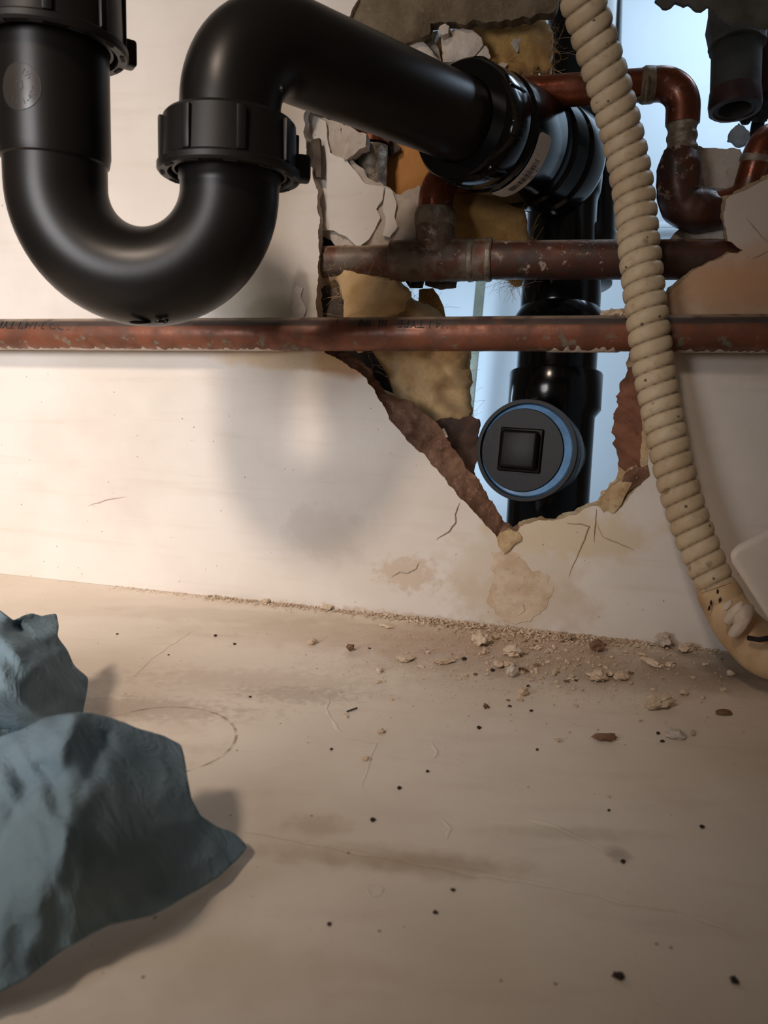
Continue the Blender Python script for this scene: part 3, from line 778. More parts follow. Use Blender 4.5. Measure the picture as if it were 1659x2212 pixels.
# curved sweep from the hub down into the stack pipe
S1 = D(1212, 470, 0.583); S2 = D(1213, 600, 0.585)
bm = bmesh.new()
swp = fillet([A0 + ax * 0.075, D(1222, 372, 0.583), S1, S2], [0.035, 0.3], 12)
swp = resample(swp, 0.004)
tube(bm, swp, [0.0335 - 0.0075 * min(1, max(0, (i / len(swp) - 0.25) / 0.35)) for i in range(len(swp))], 64); finish('sweep_elbow', bm, M['gloss'], stack, angle=50)
# vent pipe rising behind
bm = bmesh.new(); tube(bm, resample([D(1268, -160, 0.635), D(1250, 560, 0.635)], 0.03), 0.030, 64); finish('vent_pipe', bm, M['gloss'], stack)
bm = bmesh.new(); lathe(bm, D(1228, 560, 0.605), D(1222, 612, 0.605) - D(1228, 560, 0.605), [(-0.02, 0.030), (-0.018, 0.0355), (0.0185, 0.0355), (0.0195, 0.034)], 64); finish('upper_hub', bm, M['gloss'], stack)
TOP = D(1216, 560, 0.590); BOT = D(1178, 1170, 0.590)
sd = (BOT - TOP).normalized()
def tt(py):                       # distance along the stack axis at image row
    lo, hi = -0.05, (BOT - TOP).length + .05
    for _ in range(40):
        mid = (lo + hi) / 2; p = TOP + sd * mid - C0; c = RW.transposed() @ p; y = IH / 2 - c.y / -c.z * FPX
        if y < py: lo = mid
        else: hi = mid
    return (lo + hi) / 2
bm = bmesh.new(); lathe(bm, TOP, sd, [(tt(575), 0.0300), (tt(664), 0.0302), (tt(668), 0.0298), (tt(690), 0.0345), (tt(700), 0.0350), (tt(715), 0.0350), (tt(718), 0.0302)], 72); finish('reducer', bm, M['gloss'], stack)
bm = bmesh.new(); lathe(bm, TOP, sd, [(tt(700), 0.0303), (tt(812), 0.0303)], 72); finish('stack_pipe', bm, M['gloss'], stack)
bm = bmesh.new(); lathe(bm, TOP, sd, [(tt(806), 0.0306), (tt(807), 0.0348), (tt(810), 0.0354), (tt(884), 0.0354), (tt(900), 0.0312), (tt(1300), 0.0306)], 72); tee = finish('cleanout_tee', bm, M['gloss'], stack)
CO = D(1135, 973, 0.525); CB = D(1186, 984, 0.590); ca = (CO - CB).normalized(); LL = (CO - CB).length
bm = bmesh.new()
lathe(bm, CB, ca, [(0, 0.030), (LL - 0.040, 0.030), (LL - 0.034, 0.0335), (LL - 0.020, 0.0340), (LL - 0.019, 0.0325), (LL - 0.014, 0.0325), (LL - 0.013, 0.0350), (LL - 0.001, 0.0354), (LL, 0.0350), (LL, 0.0325), (LL - 0.004, 0.0320)], 96, (True, False))
hub = finish('cleanout_hub', bm, M['plug'], tee)
cu_, cv_ = lathe(bmesh.new(), CB, ca, [(0, 1), (1, 1)], 4, (False, False))   # frame only
up_ = (ZZ - ca * ZZ.dot(ca)).normalized(); rt_ = up_.cross(ca).normalized()
if rt_.x < 0: rt_ = -rt_
bm = bmesh.new(); oc = CO - ca * 0.0022 + rt_ * -0.0012
NR = 96; r0 = []; r1 = []; r2 = []
for k in range(NR):
    a = 2 * math.pi * k / NR; d = rt_ * math.cos(a) + up_ * math.sin(a)
    ir = 0.0278 + 0.0006 * mnoise.noise(V((math.cos(a) * 6, math.sin(a) * 6, 0)))
    r0.append(bm.verts.new(CO - ca * 0.003 + d * 0.0322)); r1.append(bm.verts.new(CO - ca * 0.0018 + d * 0.0312)); r2.append(bm.verts.new(CO - ca * 0.0030 - rt_ * 0.002 + d * ir))
for k in range(NR):
    k2 = (k + 1) % NR; bm.faces.new((r0[k], r0[k2], r1[k2], r1[k])); bm.faces.new((r1[k], r1[k2], r2[k2], r2[k]))
br = finish('blue_ring', bm, M['blue'], hub); br['label'] = 'bright blue ring around the plug'
bm = bmesh.new()
pc = CO - rt_ * 0.0030 - ca * 0.0032
lathe(bm, pc, ca, [(-0.004, 0.0290), (0.0006, 0.0290), (0.0016, 0.0284), (0.0014, 0.0)][:3], 96)
plug = finish('cleanout_plug', bm, M['plug'], hub)
bm = bmesh.new(); sq = pc - rt_ * 0.0008 + ca * 0.0035
obox(bm, sq - ca * 0.001, rt_ * 0.0152, up_ * 0.0152, ca * 0.0012, 0.0012, 3)
finish('plug_rim', bm, M['plug'], hub)
bm = bmesh.new(); obox(bm, sq + ca * 0.003, rt_ * 0.0134, up_ * 0.0134, ca * 0.0030, 0.0029, 5); finish('square_boss', bm, M['plug'], hub)
# barcode label wrapped on the hub fitting
def hubplace(t, a, r):           # t along the axis, a angle about it
    return A0 + ax * t + (nn * math.cos(a) + bb * math.sin(a)) * r
lab_r = 0.0369
acen = None
best = None
LT = 0.051
for k in range(720 * 8):
    lt_ = 0.038 + 0.0025 * (k // 720)
    a = (k % 720) * math.pi / 360; p = hubplace(lt_, a, lab_r) - C0; c = RW.transposed() @ p
    x = IW / 2 + c.x / -c.z * FPX; y = IH / 2 - c.y / -c.z * FPX; vis = (nn * math.cos(a) + bb * math.sin(a)).dot(-p) > 0
    if vis:
        e = (x - 1122) ** 2 + (y - 362) ** 2
        if best is None or e < best[0]: best = (e, a, lt_)
acen = best[1]; LT = best[2]
def labp(x, y, r=lab_r):         # x round the hub, y along it
    return hubplace(LT + y, acen + x / lab_r, r)
bm = bmesh.new(); g = []
NXL = 40; hw, hh = 0.0255, 0.0078
for i in range(NXL + 1):
    x = -hw + 2 * hw * i / NXL
    e = min(1.0, (hw - abs(x)) / 0.003); yy = hh - 0.003 * (1 - math.sqrt(max(0, 1 - (1 - e) ** 2)))
    g.append((bm.verts.new(labp(x, -yy)), bm.verts.new(labp(x, yy))))
for i in range(NXL): bm.faces.new((g[i][0], g[i + 1][0], g[i + 1][1], g[i][1]))
lab = finish('barcode_label', bm, M['label'], body); lab['label'] = 'small white curved barcode label'
# which way does the label run: find the sign that leads up-right in view
def _proj(p):
    c = RW.transposed() @ (p - C0); return IW / 2 + c.x / -c.z * FPX, IH / 2 - c.y / -c.z * FPX
sgn = 1 if _proj(labp(hw, 0))[0] > _proj(labp(-hw, 0))[0] else -1
bm = bmesh.new(); rs = random.Random(5); x = -0.0150
while x < 0.0105:
    wd = rs.choice((0.00025, 0.0004, 0.0007)); lo_, hi_ = (-0.0030, 0.0030)
    if -0.012 < x < 0.009: lo_ += rs.choice((0, 0.0006))
    vs4 = [bm.verts.new(labp(sgn * xx, yy, lab_r + 0.00015)) for xx, yy in ((x, lo_), (x + wd, lo_), (x + wd, hi_), (x, hi_))]
    bm.faces.new(vs4); x += wd + rs.choice((0.0003, 0.0005, 0.0007))
for txt, xo, yo, sz in (('19 - 30', 0.002, 0.0050, 0.0032), ('0  4  0', -0.001, -0.0048, 0.0026), ('*', 0.0130, -0.003, 0.003)):
    tb = text_mesh(txt, sz)
    for v in tb.verts:
        v.co = labp(sgn * (v.co.x * -1 + xo), (v.co.y * 1 + yo), lab_r + 0.00018)
    join_bm(bm, tb)
pr = bpy.data.meshes.new('barcode_print'); bm.to_mesh(pr); bm.free(); pr.materials.append(M['ink'])
po = bpy.data.objects.new('barcode_print', pr); COL.objects.link(po); po.parent = lab

# ------------------------------------------------------------------ copper
R34 = 0.0111
low = thing('copper_pipe', W(829, 760, 0.013), 'long horizontal copper pipe crossing the whole wall below the trap', 'copper pipe')
LW = R34 + 0.0016
pa, pb = W(-420, 723, LW), W(2150, 716, LW)
bm = bmesh.new(); tube(bm, resample([pa, W(0, 722, LW), W(829, 722, LW), W(1659, 719, LW), pb], 0.01), R34, 48); finish('pipe', bm, M['copper'], low)
def low_ax(px): return W(px, 722 - 0.002 * max(0, px - 829), LW)
# drips of wall paint along the underside
def paint_run(x0, x1, nm, a0, a1, mat, w=0.0):
    bm = bmesh.new(); prev = None; n = int((x1 - x0) / 6)
    for i in range(n + 1):
        px = x0 + (x1 - x0) * i / n; c = low_ax(px); cur = []
        e = min(1, min(i, n - i) / 3)
        aa1 = a0 + (a1 - a0) * e * (0.75 + 0.5 * mnoise.noise(V((px * 0.09, 1, nm_seed(nm)))))
        for k in range(6):
            a = a0 + (aa1 - a0) * k / 5          # angle measured from straight down, to the room side
            cur.append(bm.verts.new(c + (ZZ * -math.cos(a) + WN * math.sin(a)) * (R34 + (0.0004 if k < 5 else -0.0001))))
        if prev:
            for k in range(5): bm.faces.new((prev[k], prev[k + 1], cur[k + 1], cur[k]))
        prev = cur
    o = finish('paint_drip', bm, mat, low, angle=60)
    return o
def nm_seed(s): return sum(map(ord, s)) * 0.37
o = paint_run(-300, 612, 'a', -0.4, 0.72, M['cream'] if False else M['plaster']); o['label'] = 'cream paint run along the underside'
o = paint_run(1180, 1345, 'b', -0.4, 0.75, M['plaster'])
o = paint_run(1450, 1900, 'c', -0.4, 0.55, M['plaster'])
# factory print, upside down
def pipe_text(txt, px, ang, size):
    tb = text_mesh(txt, size); c = low_ax(px)
    for v in tb.verts:
        a = ang + v.co.y / R34                   # upside down: text up points to the floor
        v.co = c - WU * v.co.x + (ZZ * math.cos(a) + WN * math.sin(a)) * (R34 + 0.00015)
    me = bpy.data.meshes.new('pipe_print'); tb.to_mesh(me); tb.free(); me.materials.append(M['ink'])
    o = bpy.data.objects.new('pipe_print', me); COL.objects.link(o); o.parent = low; o.matrix_parent_inverse = Matrix.Translation(-low.location)
pipe_text('ACODD 3·1/4"I TYPE', 105, 1.02, 0.0088)
pipe_text('ACCD 3·1/4 I TYPE   III  IN', 930, 1.02, 0.0082)
pipe_text('J', 735, 0.8, 0.006)
for k, px in enumerate((1243, 1265, 1230, 1262, 1282, 1296, 1300, 1352)):
    pass
def dust_lump(pix, zoff, name, mat):
    pass
bm = bmesh.new()
for i, px in enumerate(range(1300, 1362, 9)):
    c = low_ax(px) + ZZ * (R34 + 0.001) ; lump(bm, c, 0.0034 * (0.6 + 0.5 * math.sin((px - 1300) / 62 * math.pi)), (1.3, 1, .8), .4, i)
finish('plaster_dust', bm, M['crumb'], low)

# caked branch pipe with tee
W2 = -0.016
br = thing('branch_copper_pipe', W(940, 600, W2), 'dirty horizontal copper pipe with caked tee fitting inside the hole', 'copper pipe')
def c2(px): return W(px, 566 - (px - 700) * 0.0125 if px < 1100 else 561, W2)
bm = bmesh.new(); tube(bm, resample([c2(660), c2(860), c2(1000)], 0.006), 0.0108, 40); finish('pipe', bm, M['copper_splat'], br)
bm = bmesh.new(); tube(bm, resample([c2(1000), c2(1300), c2(1640)], 0.006), 0.0125, 48); finish('pipe', bm, M['copper_dirty'], br)
bm = bmesh.new(); nzf = lambda i, s, th: 1 + 0.05 * mnoise.fractal(V((s * 160, math.cos(th) * 2, math.sin(th) * 2)), .8, 2, 4)
cc2 = resample([c2(845), c2(1052)], 0.0015); tube(bm, cc2, [0.0136] * len(cc2), 48, fn=nzf)
tp = [W(945, 565, W2), W(938, 475, W2)]; cc3 = resample(tp, 0.0015); tube(bm, cc3, 0.0131, 48, fn=nzf)
finish('tee_fitting', bm, M['copper_splat'], br, angle=60)
for x in (1050, 1012):
    bm = bmesh.new(); lathe(bm, c2(x), c2(x + 20) - c2(x), [(0, 0.0138), (0.0004, 0.0144), (0.003, 0.0144), (0.004, 0.0136)], 48, fn=lambda i, th: 1 + 0.03 * mnoise.noise(V((math.cos(th) * 3, math.sin(th) * 3, i)))); finish('solder_joint', bm, M['solder'], br)
bm = bmesh.new(); pth = fillet([W(938, 480, W2), W(945, 385, W2), W(1045, 375, W2 - 0.045)], [0.02], 10); tube(bm, resample(pth, 0.003), 0.0118, 40); finish('riser_elbow', bm, M['copper_bright'], br)
bm = bmesh.new(); lathe(bm, W(940, 470, W2), ZZ, [(-0.006, 0.0128), (-0.004, 0.0140), (0.002, 0.0138), (0.006, 0.0124)], 48, fn=lambda i, th: 1 + 0.05 * mnoise.noise(V((math.cos(th) * 4, math.sin(th) * 4, i * 2)))); finish('solder_joint', bm, M['solder'], br)

# upper copper line
W3 = -0.030
up = thing('copper_supply_line', W(1465, 480, W3), 'copper water line looping over and down to a dirty U bend in the hole', 'copper pipe')
bm = bmesh.new(); tube(bm, resample([W(1090, 205, W3), W(1270, 192, W3), W(1395, 184, W3)], 0.005), 0.0100, 40); finish('pipe', bm, M['copper_bright'], up)
bm = bmesh.new(); pth = fillet([W(1390, 184, W3), W(1478, 178, W3), W(1474, 268, W3)], [0.016], 12); tube(bm, resample(pth, 0.003), 0.0105, 40); finish('elbow', bm, M['copper_bright'], up)
bm = bmesh.new()
cc3 = resample([W(1474, 262, W3), W(1472, 330, W3)], 0.0012)
tube(bm, cc3, [0.0092 + 0.0006 * math.sin(i) for i in range(len(cc3))], 40, fn=nzf); finish('solder_joint', bm, M['solder'], up, angle=60)
bm = bmesh.new(); lathe(bm, W(1398, 184, W3), WU, [(-0.004, 0.0101), (-0.002, 0.0112), (0.003, 0.0110), (0.005, 0.0104)], 40); lump(bm, W(1400, 212, W3 + .004), 0.0045, (1.5, .8, .7), .4, 4); lump(bm, W(1398, 190, W3 + .0095), 0.0025, (1, .8, 2.6), .4, 4); finish('solder_joint', bm, M['solder'], up, angle=60)
bm = bmesh.new(); pth = fillet([W(1468, 322, W3), W(1464, 455, W3), W(1560, 458, W3)], [0.014], 12)
pp = resample(pth, 0.002); tube(bm, pp, [0.0094 + 0.0042 * min(1, i / 5) - 0.003 * max(0, min(1, (i - len(pp) * .78) / 6)) for i in range(len(pp))], 48, fn=nzf); finish('dirty_elbow', bm, M['copper_dirty'], up, angle=60)
bm = bmesh.new()
lathe(bm, W(1520, 457, W3), WU, [(-0.006, 0.0100), (-0.004, 0.0112), (0.004, 0.0116), (0.008, 0.0102)], 40, fn=lambda i, th: 1 + 0.06 * mnoise.noise(V((math.cos(th) * 4, math.sin(th) * 4, i * 2)))); finish('solder_joint', bm, M['solder'], up)
bm = bmesh.new(); pth = fillet([W(1540, 450, W3), W(1612, 428, W3), W(1648, 300, W3 + 0.004), W(1760, 300, W3 - .03)], [0.012, 0.012], 10); tube(bm, resample(pth, 0.003), 0.0095, 40); finish('pipe', bm, M['copper_bright'], up)
bm = bmesh.new(); lathe(bm, W(1634, 350, W3 + .002), W(1642, 320, W3 + .003) - W(1634, 350, W3 + .002), [(-0.001, 0.0096), (0, 0.0103), (0.003, 0.0103), (0.004, 0.0096)], 40); finish('solder_band', bm, M['solder'], up)

# short grey pipe peeping out behind the left slab
W4 = -0.034
sg = thing('grey_pipe_stub', W(805, 395, W4), 'short grey caked copper pipe stub peeping out under the trap arm', 'pipe')
bm = bmesh.new(); cc3 = resample([W(803, 440, W4), W(806, 316, W4)], 0.0015); tube(bm, cc3, 0.0102, 36, fn=nzf); finish('pipe', bm, M['solder'], sg, angle=60)
bm = bmesh.new(); pth = fillet([W(806, 312, W4), W(806, 280, W4), W(740, 250, W4)], [0.01], 8); tube(bm, resample(pth, 0.003), 0.0114, 36); finish('elbow', bm, M['copper_bright'], sg)

# ------------------------------------------------------------------ lagged pipe, top right
lg = thing('lagged_pipe', W(1590, 250, -0.05), 'dark grey foam-lagged pipe with open end hanging at the top right', 'insulated pipe')
g0, g1 = D(1598, -140, 0.52), D(1587, 236, 0.52); ga = (g1 - g0).normalized(); gl = (g1 - g0).length
bm = bmesh.new(); lathe(bm, g0, ga, [(0, 0.0160), (gl, 0.0160), (gl + 0.0005, 0.0150), (gl, 0.0105), (gl - 0.03, 0.0105)], 56); finish('foam_sleeve', bm, M['foam'], lg)
bm = bmesh.new(); lathe(bm, g0, ga, [(gl - 0.012, 0.0164), (gl - 0.003, 0.0172), (gl + 0.0008, 0.0166), (gl + 0.0012, 0.0138), (gl - 0.002, 0.0120)], 56, (False, False), fn=lambda i, th: 1 + 0.03 * mnoise.noise(V((math.cos(th) * 4, math.sin(th) * 4, i)))); finish('end_lip', bm, M['redpipe'], lg)
bm = bmesh.new(); lathe(bm, g0, ga, [(0, 0.020), (gl * .42, 0.0185), (gl * .52, 0.0195), (gl * .60, 0.0180), (gl * .64, 0.0182), (gl * .64, 0.0165)], 56, fn=lambda i, th: 1 + 0.10 * mnoise.noise(V((math.cos(th) * 2, math.sin(th) * 2, i * .7)))); finish('cloth_wrap', bm, M['lagging'], lg)
rp = thing('dark_red_pipe', D(1660, 220, 0.55), 'dark red-brown copper pipe beside the lagged pipe at the right edge', 'copper pipe')
bm = bmesh.new(); tube(bm, [D(1668, -120, 0.55), D(1668, 60, 0.55), D(1664, 215, 0.55)], 0.0135, 40); finish('pipe', bm, M['redpipe'], rp)
bm = bmesh.new()
for i, (x, y, r) in enumerate(((1625, 235, .009), (1645, 228, .010), (1662, 225, .011), (1612, 258, .0045), (1640, 250, .007))): lump(bm, D(x, y, 0.55), r, (1, 1, .8), .4, i + 30)
finish('dark_lump', bm, M['dark'], rp)
bm = bmesh.new(); tube(bm, [D(1640, 250, 0.555), D(1626, 330, 0.56)], 0.0045, 16); finish('wire', bm, M['dark'], rp)
wslab('fringed_cloth', [(1408, -60), (1412, 6), (1440, 18), (1470, 8), (1495, 10), (1515, 22), (1530, 12), (1560, 40), (1640, 60), (1740, 50), (1740, -60)], M['lagging'], 0.004, label='dark tattered cloth edge hanging at the top right corner', cat='cloth', thick=0.003, bulge=0.004, nz=0.006, ragj=0.003, ragstep=0.002, step=0.006)
wslab('plaster_chunk', [(1598, 262), (1608, 268), (1622, 285), (1618, 308), (1602, 312), (1574, 298), (1580, 282)], M['plaster_backlit'], -0.075, label='bluish backlit plaster chunk under the lagged pipe end', cat='plaster chunk', thick=0.008, bulge=0.004, nz=0.006, nscale=120, ragj=0.002, ragstep=0.0015, step=0.003)

# ------------------------------------------------------------------ slabs of plaster, insulation and scraps in the hole
ps = thing('plaster_slab', W(780, 540, -0.014), 'broken white plaster slab leaning in the hole beside the left wall edge', 'plaster slab')
wslab('rough_body', [(655, 240), (690, 250), (735, 262), (742, 320), (762, 348), (800, 385), (830, 400), (870, 425), (912, 450), (916, 520), (880, 525), (846, 528), (800, 548), (768, 542), (730, 528), (697, 508), (660, 500)], M['plaster'], -0.0155, ps, thick=0.008, bulge=0.0022, fall=0.012, nz=0.0022, nscale=70, ragj=0.002, ragstep=0.0016, step=0.0028)
pf = wslab('painted_face', [(668, 246), (704, 262), (706, 290), (712, 330), (728, 338), (748, 346), (772, 376), (790, 398), (808, 400), (828, 404), (826, 432), (812, 452), (822, 470), (808, 500), (796, 518), (774, 534), (748, 512), (720, 498), (697, 496), (668, 496)], M['wall'], -0.0118, ps, thick=0.0022, nz=0.0003, ragj=0.0007, ragstep=0.0016, step=0.006)
wslab('painted_face', [(834, 406), (848, 412), (856, 440), (852, 470), (860, 490), (842, 512), (828, 508), (832, 470), (826, 450)], M['wall'], -0.0122, ps, thick=0.0020, nz=0.0003, ragj=0.0008, ragstep=0.0014, step=0.004)
wslab('plaster_chunk', [(738, 268), (790, 290), (792, 318), (770, 330), (745, 345), (735, 320)], M['plaster'], -0.010, label='small rough plaster wedge just above the leaning slab, under trap arm', cat='plaster chunk', thick=0.010, bulge=0.003, nz=0.004, nscale=110, ragj=0.0015, ragstep=0.0015, step=0.003)
wslab('plaster_chunk', [(848, 432), (868, 415), (905, 400), (918, 420), (920, 452), (905, 456), (880, 440)], M['plaster'], -0.022, label='ragged plaster scrap beside the bright copper elbow', cat='plaster chunk', thick=0.006, bulge=0.003, nz=0.004, nscale=110, ragj=0.0015, ragstep=0.0015, step=0.003)
wslab('orange_board', [(820, 300), (930, 300), (935, 400), (900, 420), (872, 428), (826, 408)], M['orange'], -0.050, label='smooth orange insulation facing behind the grey pipe stub', cat='insulation board', thick=0.006, bulge=0.003, nz=0.002, nscale=30, ragj=0.002, ragstep=0.003, step=0.006)
wslab('plaster_chunk', [(824, 290), (850, 300), (866, 318), (862, 326), (845, 336), (826, 330)], M['kraft'], -0.042, label='small grey plaster bit tucked under the trap arm beside orange board', cat='plaster chunk', thick=0.005, bulge=0.003, nz=0.003, ragj=0.001, ragstep=0.002, step=0.003)

def fibre(name, pix, w0, label, mat, bulge=0.018, nz=0.014, seed=0, tufts=60, nscale=34, fall=.012):
    bm = bmesh.new(); poly = [wuv(x, y, w0) for x, y in pix]
    slab(bm, poly, UV, w0=w0, thick=0.012, bulge=bulge, fall=fall, nz=nz, nscale=nscale, step=0.0034, ragj=0.0025, ragstep=0.002, backb=0.004, seed=seed)
    o = finish(name, bm, M[mat], None, True, 80); tag(o, label, 'insulation')
    # loose fibres
    rs = random.Random(seed + 5); bm = bmesh.new(); tufts *= 3
    us = [p[0] for p in poly]; vs_ = [p[1] for p in poly]
    n = 0
    while n < tufts:
        u, v = rs.uniform(min(us), max(us)), rs.uniform(min(vs_), max(vs_))
        if rs.random() < 0.6:
            i = rs.randrange(len(poly)); t = rs.random(); a, b = poly[i], poly[(i + 1) % len(poly)]; u = a[0] + (b[0] - a[0]) * t; v = a[1] + (b[1] - a[1]) * t; w = w0
        elif not inpoly(poly, u, v): continue
        else: w = w0 + bulge * .9
        p = UV(u, v, w - .001); d = V((rs.gauss(0, 1), rs.gauss(0, .6), rs.gauss(0, 1))).normalized() * 0.0022; pts = [p]
        for _ in range(4): d += V((rs.gauss(0, 1), rs.gauss(0, 1), rs.gauss(0, 1))) * 0.0010; pts.append(pts[-1] + d)
        tube(bm, pts, 0.00008, 4); n += 1
    f = finish('loose_fibres', bm, M[mat], o); f['kind'] = 'stuff'
    return o
fibre('fibreglass_insulation', [(694, 600), (706, 560), (722, 545), (752, 562), (800, 582), (842, 596), (878, 618), (892, 650), (930, 655), (955, 690), (1004, 700), (1014, 765), (1016, 850), (1014, 900), (1002, 925), (985, 915), (955, 935), (930, 925), (900, 890), (862, 872), (830, 850), (806, 822), (790, 800), (760, 790), (740, 745), (700, 700)], -0.048, 'large yellow fibreglass wad bulging in the left of the hole behind the long pipe', 'fibre', 0.022, 0.020, 1, 130)
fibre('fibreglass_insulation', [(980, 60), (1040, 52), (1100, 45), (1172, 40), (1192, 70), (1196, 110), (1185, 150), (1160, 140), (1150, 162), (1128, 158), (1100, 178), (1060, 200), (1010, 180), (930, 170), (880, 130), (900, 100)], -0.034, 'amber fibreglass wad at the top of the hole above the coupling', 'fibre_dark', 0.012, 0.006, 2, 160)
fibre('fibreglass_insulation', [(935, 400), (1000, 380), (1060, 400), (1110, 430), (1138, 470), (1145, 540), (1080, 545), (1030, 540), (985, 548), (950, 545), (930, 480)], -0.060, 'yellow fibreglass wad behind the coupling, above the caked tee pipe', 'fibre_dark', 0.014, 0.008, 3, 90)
fibre('fibreglass_insulation', [(1078, 592), (1105, 590), (1130, 594), (1124, 612), (1108, 620), (1094, 606)], -0.060, 'small fuzzy fibreglass tuft hanging below the tee pipe beside the stack', 'fibre', 0.004, 0.004, 4, 40)
fibre('fibreglass_insulation', [(701, 575), (712, 552), (732, 546), (760, 560), (792, 584), (850, 600), (882, 626), (868, 668), (800, 700), (744, 700), (742, 650), (728, 612), (704, 606)], -0.014, 'pale tuft of yellow fibreglass spilling over the left end of the caked pipe', 'fibre', 0.009, 0.008, 6, 60)
wslab('kraft_paper_scrap', [(688, 640), (700, 622), (728, 612), (742, 622), (736, 645), (745, 668), (735, 700), (700, 700)], M['kraft'], -0.020, label='crumpled grey brown paper scrap at the left corner of the hole', cat='paper scrap', thick=0.0012, bulge=0.008, nz=0.010, nscale=60, ragj=0.002, ragstep=0.002, step=0.003)
wslab('shade_backing', [(640, 210), (720, 225), (800, 262), (815, 300), (818, 420), (850, 470), (900, 480), (900, 555), (840, 580), (760, 570), (720, 620), (700, 720), (640, 720)], M['dark'], -0.047, label='added dark sheet standing in for shade in the gaps behind the leaning slab', cat='paper scrap', thick=0.0012, nz=0.002, step=0.008)  # added dark backing so the gaps behind the slab read as shade
wslab('kraft_paper_scrap', [(905, 626), (935, 622), (955, 655), (965, 690), (1010, 720), (1012, 800), (1000, 880), (960, 870), (930, 760), (900, 690)], M['fibre_dark'], -0.062, label='dark paper facing sheet standing behind the yellow wad', cat='paper scrap', thick=0.0015, bulge=0.006, nz=0.006, nscale=40, ragj=0.001, ragstep=0.003, step=0.004)
wslab('kraft_paper_scrap', [(916, 600), (990, 598), (985, 622), (950, 625), (918, 616)], M['kraft'], -0.034, label='grey paper flap hanging directly under the caked tee', cat='paper scrap', thick=0.001, bulge=0.002, nz=0.003, nscale=60, ragj=0.001, ragstep=0.002, step=0.004)
wslab('dark_flap', [(870, 600), (918, 600), (912, 622), (885, 622)], M['dark'], -0.050, label='small black scrap under the tee left of the grey flap', cat='paper scrap', thick=0.002, nz=0.002, step=0.004)
wslab('dark_flap', [(700, 755), (800, 755), (830, 800), (850, 850), (800, 830), (770, 790), (720, 775)], M['dark'], -0.034, label='black strip behind the broken edge below the long pipe', cat='paper scrap', thick=0.002, nz=0.003, step=0.005)  # dark strip closing the gap behind the broken edge
wslab('wood_lath', [(925, 925), (950, 905), (985, 905), (1014, 900), (1036, 906), (1034, 935), (1030, 985), (1022, 1020), (1040, 1060), (1010, 1045), (975, 985), (945, 950)], M['wood'], -0.028, label='dark broken wood lath splinter between broken edge and round cleanout', cat='wood lath', thick=0.006, bulge=0.001, nz=0.005, nscale=80, ragj=0.002, ragstep=0.002, step=0.004)
wslab('staple', [(955, 926), (960, 925), (968, 944), (963, 946)], M['solder'], -0.010, label='tiny shiny metal staple end in the brown broken edge', cat='staple', thick=0.001, step=0.002)

wslab('mortar_ledge', [(742, -120), (770, -120), (762, 10), (744, 52), (760, 100), (830, 122), (866, 108), (880, 92), (905, 80), (928, 72), (930, 50), (970, 44), (1005, 52), (1022, 46), (1070, 48), (1112, 42), (1160, 30), (1198, 26), (1206, 0), (1215, -120)], M['mortar'], -0.004, label='rough grey brown mortar ledge across the top of the hole', cat='mortar', thick=0.010, bulge=0.004, fall=.01, nz=0.006, nscale=45, ragj=0.0022, ragstep=0.002, step=0.0040)
for pix, lb, w0, kw in (
    ([(862, 112), (876, 88), (905, 78), (930, 108), (962, 142), (930, 150), (890, 140)], 'leftmost grey white plaster wedge under the mortar ledge', -0.010, {}),
    ([(911, 82), (930, 70), (946, 66), (940, 88), (948, 110), (954, 134), (935, 120)], 'thin shadowed plaster sliver left of the largest plaster chunk', -0.020, {}),
    ([(953, 80), (975, 66), (1000, 60), (1022, 66), (1040, 82), (1044, 96), (1016, 132), (1000, 136), (956, 134)], 'largest rounded white plaster chunk above the coupling', -0.010, {}),
    ([(1047, 98), (1056, 108), (1059, 122), (1048, 136), (1036, 142), (1018, 132), (1030, 115)], 'small white plaster chip right of the largest chunk', -0.012, {}),
    ([(948, 60), (962, 50), (970, 56), (968, 72), (956, 76), (950, 72)], 'small pinkish plaster nub wedged under the mortar ledge', -0.002, {}),
    ([(1094, 92), (1108, 84), (1126, 84), (1122, 98), (1118, 114), (1106, 102)], 'tiny plaster flake stuck on the amber fibreglass', -0.024, {}),
    ([(1074, 140), (1084, 134), (1096, 138), (1088, 148), (1074, 150)], 'tiny plaster flake low on the amber fibreglass by the coupling', -0.024, {}),
    ([(1498, 312), (1520, 318), (1556, 321), (1600, 322), (1609, 340), (1604, 392), (1596, 402), (1560, 407), (1506, 404), (1500, 360)], 'square plain plaster piece between the copper elbows', -0.044, dict(nz=0.0006, bulge=0.0006)),
    ([(1440, 526), (1455, 502), (1478, 488), (1510, 480), (1560, 478), (1575, 500), (1580, 530)], 'flat grey plaster fragment above the tee pipe, right of the hose', -0.034, dict(nz=0.0008, bulge=0.0008)),
):
    k = dict(thick=0.007, bulge=0.0025, fall=0.003, nz=0.0016, nscale=90, ragj=0.0011, ragstep=0.0013, step=0.003); k.update(kw)
    wslab('plaster_chunk', pix, M['plaster'], w0, label=lb, cat='plaster chunk', **k)
wslab('torn_plaster', [(1290, 1092), (1310, 1062), (1340, 1036), (1362, 1012), (1378, 1004), (1384, 1022), (1360, 1052), (1345, 1086), (1325, 1108), (1302, 1108)], M['cream'], 0.0010, label='torn cream plaster flap at the right bottom rim of the hole', cat='plaster chunk', thick=0.006, bulge=0.003, nz=0.004, nscale=90, ragj=0.0015, ragstep=0.0015, step=0.003)
wslab('torn_plaster', [(1346, 1028), (1370, 1008), (1400, 1004), (1402, 1026), (1380, 1046), (1352, 1066), (1342, 1056)], M['core'], 0.0012, label='dark brown crumbling gouge beside the hose on the hole rim', cat='plaster chunk', thick=0.004, bulge=0.001, nz=0.005, nscale=140, ragj=0.0015, ragstep=0.0015, step=0.0024)
